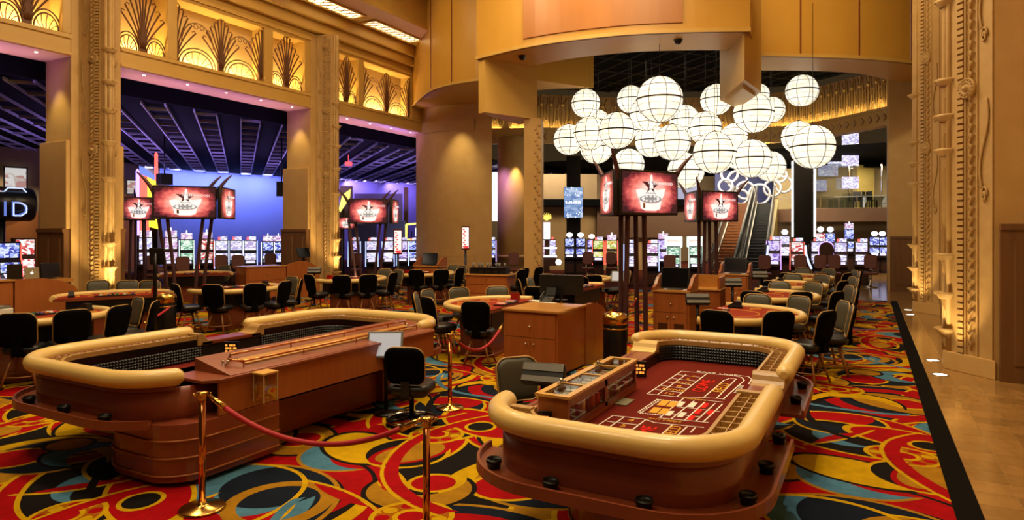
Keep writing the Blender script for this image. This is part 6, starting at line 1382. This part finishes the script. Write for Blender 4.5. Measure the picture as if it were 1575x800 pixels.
# wall bands left of the slim pillar, far dark interior
upbox('wall_panel', None, '', 836, 918, zof(308, 36), zof(268, 36), 36, .2, TANW); upbox('wall_panel', None, '', 836, 1030, 0, zof(318, 36), 36.5, .2, pm('tan_lower_wall', '#a08050', '#8f7044', 1.5, .7)); 
upbox('ceiling', None, '', 830, 1090, zof(318, 37), zof(308, 37), 35.6, 3, BLK); upbox('wall_panel', None, '', 918, 1080, zof(365, 38), zof(318, 38), 36.2, .2, BRN); upbox('wall_panel', None, '', 1036, 1072, zof(318, 38), zof(282, 38), 37, .2, BLUEW)
tag(upbox('light_box', 'x', 'x', 835, 846, zof(368, 32), zof(342, 32), 32, .2, em('lightbox_white', (1, .98, .95), 1.3)), 'narrow white light box topped by yellow leaves beside the jamb', 'light box')
p = atd(841, 338, 32); m = MB()
for k in range(9): a = PI * k / 8; m.tube([p, p + Vector((.3 * math.cos(a), 0, .1 + .25 * math.sin(a)))], [.05, .01], 5)
tag(m.build('flame_ornament', em('yellow_glow', (1, .75, .12), 1.5)), 'yellow glowing leaf ornament above the narrow white light box', 'ornament')
upbox('wall_panel', None, '', 757, 768, zof(340, 38), zof(264, 38), 38.5, .1, em('white_light_wall', (1, .98, 1), 1.2)); p = atd(725, 313, 41.7)
tag(MB().lathe([(.001, 0), (.9, 0), (.9, .1), (.001, .1)], (0, 0, 0), 28, Matrix.Translation(p) @ Matrix.Rotation(face_cam(p), 4, 'Z') @ Matrix.Diagonal((.65, 1, 1.5, 1)) @ Matrix.Rotation(PI / 2, 4, 'X')).build('oval_light', em('oval_white', (1, .95, .85), 1.0)), 'white glowing oval sign between corner pier and purple column', 'sign')
# escalators
def escalator(label, ub, db, ut, dt, zt, w, step, side):
    a, b_ = wd(ub, db), wd(ut, dt); rz = math.atan2((b_ - a).y, (b_ - a).x) - PI / 2; Ln = (b_ - a).length
    t = thing('escalator', label, 'escalator', a, rz); n = 26
    MB().prism([(0, 0), (Ln, 0), (Ln, zt - .3), (Ln - .4, zt - .3), (0.1, -.0)], -w / 2, w / 2, Matrix.Rotation(PI / 2, 4, 'Z') @ Matrix.Rotation(PI / 2, 4, 'X')).build('truss', BLACKM, t)
    for k in range(n):
        y0 = Ln * k / n; z = zt * (k + 1) / n
        MB().box(-w / 2, w / 2, y0, y0 + Ln / n + .05, max(z - zt / n - .12, 0), z - .02).box(-w / 2, w / 2, y0 - .02, y0 + Ln / n + .05, z - .02, z).build('step', step, t)
    for s_ in side:
        x = s_ * (w / 2 + .06); pts = [(x, -.5, .75), (x, -.6, .9), (x, -.4, 1.0), (x, Ln, zt + 1.0), (x, Ln + .8, zt + 1.0)]
        MB().tube(pts, .06, 8).build('handrail', BLACKM, t)
        MB().prism([(-.4, .0), (Ln, zt - .1), (Ln, zt + .96), (-.4, .95)], x - .02, x + .02, Matrix.Rotation(PI / 2, 4, 'Z') @ Matrix.Rotation(PI / 2, 4, 'X')).build('balustrade', BALU, t)
        MB().prism([(-.2, .05), (Ln, zt - .05), (Ln, zt + .12), (-.2, .24)], x - .05, x + .05, Matrix.Rotation(PI / 2, 4, 'Z') @ Matrix.Rotation(PI / 2, 4, 'X')).build('chrome_skirt', CHROME, t)
    return t
BALU = pm('balustrade_steel', '#8a8276', '#6e665a', 2, .3, .7)
STEPB = pm('brown_steps', '#8a5428', '#6e4020', 4, .5); STEPK = pm('black_steps', '#16161a', '#0e0e10', 4, .5)
escalator('brown-stepped stair flight left of the escalator', 1112, 29.5, 1144, 38, 3.8, .95, STEPB, (-1, 1)); escalator('black-stepped escalator with bright steel balustrades', 1160, 29.5, 1177.5, 38, 3.8, .85, STEPK, (-1, 1))
GOLDW = pm('gold_side_wall', '#b09a50', '#8f7a3a', 2, .4)
a, b_ = wd(1178, 29.3), wd(1193, 37.5); dd = (b_ - a).normalized(); nn = Vector((-dd.y, dd.x, 0)) * -.15
o = MB().add([a, b_, b_ + Vector((0, 0, 4.0)), a + Vector((0, 0, .9)), a + nn, b_ + nn, b_ + nn + Vector((0, 0, 4.0)), a + nn + Vector((0, 0, .9))], [(0, 1, 2, 3), (4, 5, 6, 7), (0, 1, 5, 4), (1, 2, 6, 5), (2, 3, 7, 6), (3, 0, 4, 7)]).build('sloping_wall', GOLDW); struct(o); o.name = 'wall_escalator'
# ring sculpture
RINGM = pm('silver_ring', '#c4c2c8', '#b0aeb8', 3, .3, .4)
for u, v, r, ph in ((1122, 268, 12, 'upper left'), (1134, 277, 14, 'second from the upper left'), (1146, 293, 13, 'middle lower'), (1168, 299, 15, 'large one above the escalator'), (1188, 290, 12, 'right of the large one'), (1205, 284, 12, 'far right'), (1139, 303, 11, 'lowest'), (1116, 286, 10, 'leftmost'), (1199, 270, 10, 'upper right')):
    d = 39.0; p = atd(u, v, d); R_ = r * d / F; o = MB().tube([(R_ * math.cos(q), 0, R_ * math.sin(q)) for q in [2 * PI * k / 30 for k in range(30)]], .075, 7, closed=True).build('sculpture_ring', RINGM, None, p); o.rotation_euler = (0, 0, face_cam(p)); tag(o, 'silver ring of the interlocked ring sculpture, ' + ph, 'ring', 'interlocked rings above the escalators')
upbox('wall_backdrop', None, '', 1100, 1216, 3.8, 6.1, 42, .1, pm('navy_backdrop', '#1c2450', '#2a3068', 1.5, .6))
p = atd(1176, 212, 37.2); tag(MB().tube([p + Vector((.43 * a, 0, .34 * b_)) for a, b_ in ((-1.2, -.3), (-.6, -.5), (-.1, -.2), (.3, .5), (.8, .7), (1.1, .3), (.8, -.3), (.3, -.6))], .06, 7).tube([p + Vector((.04, .05, .1)), p + Vector((.04, .05, 6.4 - p.z))], .02, 5).build('neon_scroll', em('scroll_white', (1, .95, .9), 1.0)), 'white curling neon stroke under the right globes', 'neon light')
# balcony
bl = thing('balcony', 'upper-floor balcony with glass rail over the right slot bank', 'balcony')
def seg(ua, da, ub, db, z0, z1, th, mat, name):
    a, b_ = wd(ua, da), wd(ub, db); dd = b_ - a; n = Vector((-dd.y, dd.x, 0)).normalized() * th; return MB().prism([a, b_, b_ + n, a + n], z0, z1).build(name, mat, bl)
seg(1190, 36.5, 1400, 33, zof(341, 34.5), zof(320, 34.5), .3, BRN, 'fascia'); seg(1203, 36.3, 1400, 33, zof(326, 34.5), zof(321, 34.5), 5, DARKG, 'floor_slab')
seg(1255, 36.0, 1400, 33.1, zof(319, 34.5), zof(303, 34.5), .04, GLASSD, 'glass_rail'); seg(1190, 36.5, 1400, 33, zof(303, 34.5), zof(302, 34.5), .06, CHROME, 'hand_rail')
for u in (1262, 1290, 1318, 1346): seg(u, 34.6, u + .8, 34.6, zof(319, 34.5), zof(303, 34.5), .06, CHROME, 'rail_post')
WARMW = pm('cream_club_wall', '#a89468', '#94805a', 1.2, .6)
seg(1190, 41, 1420, 38.5, zof(322, 40), 6.1, .2, WARMW, 'club_wall'); seg(1322, 38.5, 1345, 38.5, zof(322, 40), 6.1, .3, GOLDW, 'gold_pier'); seg(1331, 38.0, 1356, 38, zof(262, 40), 6.1, .2, BLK, 'dark_opening')
seg(1240, 37.0, 1312, 36.6, zof(320, 36.5), 6.0, .06, GLASSD, 'glass_screen'); 
for k, v in enumerate((214, 246, 281)): seg(1296, 36.2, 1321, 36.2, zof(v + 9, 36.2), zof(v - 9, 36.2), .08, SM['white'], 'club_screen')
for k, (u, v) in enumerate(((1262, 225), (1275, 262), (1258, 285), (1290, 245))): seg(u - 16, 39.5, u + 14, 39.5, zof(v + 9, 39.5), zof(v - 8, 39.5), .08, SM['white'], 'club_screen')
for u in (1254, 1306, 1356): seg(u, 36.5, u + 1.2, 36.5, zof(320, 36.5), 6.0, .08, CHROME, 'screen_post')
for k, (u, ph) in enumerate(((1318, 'left'), (1334, 'middle'), (1341, 'right'))):
    p = wd(u, 35.6); zb = zof(320, 34.5); t = thing('cafe_chair', 'dark cafe chair on the upper balcony, ' + ph + ' one', 'chair', (p.x, p.y, zb), 1.2 * k, 'cafe chairs on the balcony')
    B(-.2, .2, -.2, .2, .42, .46).build('seat', BLACKM, t); B(-.2, .2, .18, .21, .46, .95).build('backrest', BLACKM, t)
    for x in (-.17, .17):
        for y in (-.17, .17): B(x - .02, x + .02, y - .02, y + .02, 0, .42).build('leg', BLACKM, t)
p = wd(1326, 35.6); t = thing('cafe_table', 'small dark cafe table between the balcony chairs', 'table', (p.x, p.y, zof(320, 34.5))); B(-.3, .3, -.3, .3, .7, .74).build('top', BLACKM, t); MB().lathe([(.2, 0), (.2, .03), (.03, .05), (.03, .7)], (0, 0, 0), 10).build('pedestal', BLACKM, t)
# violet room behind the third bay: pilasters and panels
for ua, ub, va, vb, d, mat in ((523, 541, 345, 286, 37, TANW), (621, 627, 400, 288, 36.5, BRN), (545, 618, 345, 298, 38.5, pm('violet_light_panel', '#9a8cc0', '#8a7cb0', 1, .7)), (590, 622, 380, 340, 34.5, pm('blue_arch_sign', '#5a68b8', '#6a78c8', 2, .5)), (540, 578, 400, 345, 34.5, pm('blue_arch_dark', '#3a4080', '#4a4c90', 2, .5))):
    upbox('wall_panel', None, '', ua, ub, zof(va, d), zof(vb, d), d, .25, mat)
p = atd(634, 356, 33); t = thing('neon_sign', 'yellow and blue square neon sign left of the corner pier', 'sign', p, face_cam(p)); MB().tube([(-.3, 0, .35), (.25, 0, .4), (.2, 0, .0)], .06, 6).tube([(-.3, 0, .35), (-.3, 0, -.4), (.1, 0, -.45)], .06, 6).build('tube', em('neon_yellow', (1, .9, .15), 1.8), t); B(.15, .45, -.05, .1, -.25, .15).build('blue_box', NEON['blue'], t); B(-.05, .0, .1, .2, -p.z, 0).build('post', BLACKM, t)
p = atd(528, 318, 31); t = thing('neon_sign', 'yellow neon fin sign beside the middle column', 'sign', p, face_cam(p)); MB().prism([(-.3, -.5), (-.05, .55), (.35, .85), (.3, .4)], -.06, .06, Matrix.Rotation(PI / 2, 4, 'X')).build('fin', em('neon_yellow', (1, .9, .15), 1.8), t); B(-.05, .05, .06, .16, -p.z, 0).build('post', BLACKM, t)

# ============================================================ LEFT BAY: pictures, marquee, wheel sign
for u, v, w, h, d, lb in ((24, 293, .72, 1.9, 27.6, 'tall framed bright poster on the tan wall at far left'), (203, 288, .35, .55, 29.3, 'small framed picture on the wall right of the first carved column')):
    p, d = on_wall(u, v, *((wl0, wl1) if u < 60 else (wl1, wa)), .25); w *= d / 27.6; h *= d / 27.6; t = thing('framed_picture', lb, 'picture', p, face_cam(p) + .1); m = MB().box(-w / 2 - .06, -w / 2, -.06, 0, -h / 2 - .06, h / 2 + .06).box(w / 2, w / 2 + .06, -.06, 0, -h / 2 - .06, h / 2 + .06).box(-w / 2, w / 2, -.06, 0, h / 2, h / 2 + .06).box(-w / 2, w / 2, -.06, 0, -h / 2 - .06, -h / 2); m.build('frame', BLACKM, t)
    B(-w / 2, w / 2, -.03, 0, -h / 2, h / 2).build('print', scr_mat('poster_%d' % u, ['#f0ece8', '#d8c8c0', '#c89890', '#e8dce0', '#8898a8'], .7, 3), t)
p = atd(12, 311, 19); t = thing('wheel_sign', 'black drum-shaped slot topper with blue letters at far left', 'sign', p, face_cam(p) + .25)
MB().lathe([(.5, -.75), (.5, .62), (.46, .68)], (0, 0, 0), 32, Matrix.Translation((0, .3, -.05)) @ Matrix.Rotation(PI / 2, 4, 'Y')).build('drum', pm('midnight_drum', '#10141f', '#161c2c', 3, .3), t)
MB().add([Vector(q) for q in ((-.7, -.02, .45), (.35, -.02, .45), (.6, -.02, .2), (.42, -.02, -.02), (-.7, -.02, -.02), (-.7, .5, .45), (.35, .5, .45), (.6, .5, .2), (.42, .5, -.02), (-.7, .5, -.02))], [(0, 1, 2, 3, 4), (5, 6, 7, 8, 9), (0, 1, 6, 5), (1, 2, 7, 6), (2, 3, 8, 7), (3, 4, 9, 8), (4, 0, 5, 9)]).build('marquee', MATS['midnight_drum'], t)
for ch_, x in (('I', -.12), ('D', .22)): text('lettering', ch_, .62, em('letter_blue', (.10, .16, .5), 1.2), t, Matrix.Translation((x, -.235, -.22)) @ STAND)
for ch_, x in (('D', .22),):
    m = MB(); m.tube([(x - .14, -.24, -.4), (x - .14, -.24, -.02), (x + .04, -.24, -.02), (x + .17, -.24, -.12), (x + .17, -.24, -.3), (x + .04, -.24, -.4), (x - .14, -.24, -.4)], .018, 6); m.build('neon_outline', em('outline_blue', (.5, .6, 1), 1.6), t)
m = MB(); m.tube([(-.5, -.04, .1), (-.1, -.04, .1), (.05, -.04, .28), (.15, -.04, .1)], .02, 6).tube([(-.3, -.04, .3), (-.1, -.04, .3), (.0, -.04, .42), (.35, -.04, .42), (.52, -.04, .2)], .02, 6); m.build('neon_outline', em('outline_blue', (.5, .6, 1), 1.6), t)
MB().add([Vector((x, -.045, z)) for x, z in ((-.3, .2), (-.18, .12), (-.06, .2), (-.18, .34))], [(0, 1, 2, 3)]).build('red_gem', NEON['red'], t)
MB().tube([(-.1, .3, -.5), (-.1, .3, -p.z)], .12, 10).build('post', BLACKM, t)
for u, v, d, key, lb in ((14, 372, 18, ('blue', 'red', 'dark', None), 'red-edged slot machine with blue screen under the drum sign'), (38, 366, 18.4, ('red', None, 'brown', None), 'brown-sided slot machine with red and white top at far left')): slot(u, v, d, key, lb, 'slots at the far left', .2)
mq = wd(222, 29); t = thing('striped_marquee', 'red, yellow and blue striped neon marquee left of the blue wall', 'neon sign', (mq.x, mq.y, 0), face_cam(mq))
def mx(u): return (u - 222) * 29 / F
for u, v0, v1, mat in ((213, 362, 263, NEON['violet']), (218, 362, 264, NEON['red']), (223, 362, 268, NEON['red']), (227, 362, 268, NEON['red']), (238, 340, 236, NEON['red'])): MB().lathe([(.07, zof(v0, 29)), (.07, zof(v1, 29)), (.01, zof(v1 - 3, 29))], (mx(u), 0, 0), 10).build('neon_tube', mat, t)
for (pts, mat) in (([(226, 272), (240, 280), (240, 292), (226, 330)], em('marquee_yellow', (1, .82, .05), 1.3)), ([(228, 336), (242, 336), (242, 353), (228, 349)], em('marquee_yellow', (1, .82, .05), 1.3)), ([(215, 256), (222, 258), (236, 270), (236, 276), (216, 268)], em('marquee_blue', (.2, .3, .9), 1.0))):
    MB().prism([(mx(u), zof(v, 29)) for u, v in pts], -.0, .15, Matrix.Rotation(PI / 2, 4, 'X')).build('fin', mat, t)
B(mx(212), mx(240), .16, .4, 0, zof(300, 29)).build('backing', DARKG, t)
p = atd(253, 276, 26.5); tag(MB().cbox((0, 0, 0), (.45, .5, .45), face_cam(p) + .4).tube([(0, 0, .2), (0, 0, 6.06 - p.z)], .03, 6).build('loudspeaker', BLACKP, None, p), 'black loudspeaker hanging before the blue wall', 'loudspeaker'); p = atd(433, 291, 27); tag(MB().cbox((0, 0, 0), (.4, .4, .6), face_cam(p)).tube([(0, 0, .2), (0, 0, 6.06 - p.z)], .03, 6).build('loudspeaker', BLACKP, None, p), 'black loudspeaker beside the middle column', 'loudspeaker')
for u, v, lb in ((536, 252, 'red glowing exit light on the black ceiling behind the third bay'),): p = atd(u, v, 33); tag(MB().cbox((0, 0, 0), (.35, .1, .2), face_cam(p)).tube([(0, 0, .05), (0, 0, 6.06 - p.z)], .02, 5).build('exit_light', em('exit_red', (1, .08, .1), 2.0), None, p), lb, 'light')
# dome cameras under the portal
for u, v, lb in ((803, 86, 'black dome camera under the left of portal'), (1043, 61, 'black dome camera under the right of portal')):
    p = at(u, v, ZF); o = MB().lathe([(.001, -.14), (.07, -.12), (.1, -.07), (.11, -.02), (.13, -.018), (.13, 0)], (0, 0, 0), 16).build('dome_camera', BLACKM, None, p); tag(o, lb, 'camera')
# floor uplights in front of the pilasters
for x, y, lb in ((.95, 11.85, 'nearest round floor uplight in the marble aisle'), (.95, 13.1, 'second floor uplight in the marble aisle'), (.95, 19.95, 'third floor uplight in the marble aisle'), (.95, 21.1, 'farthest floor uplight in the marble aisle')):
    t = thing('floor_uplight', lb, 'floor light', (x, y, .0), 0, 'floor uplights'); MB().lathe([(.12, -.005), (.12, .006), (.095, .008), (.095, -.004)], (0, 0, 0), 20).build('trim_ring', CHROME, t); MB().lathe([(.001, .003), (.09, .003)], (0, 0, 0), 20).build('lens', em('uplight_lens', (1, .9, .7), 4), t)
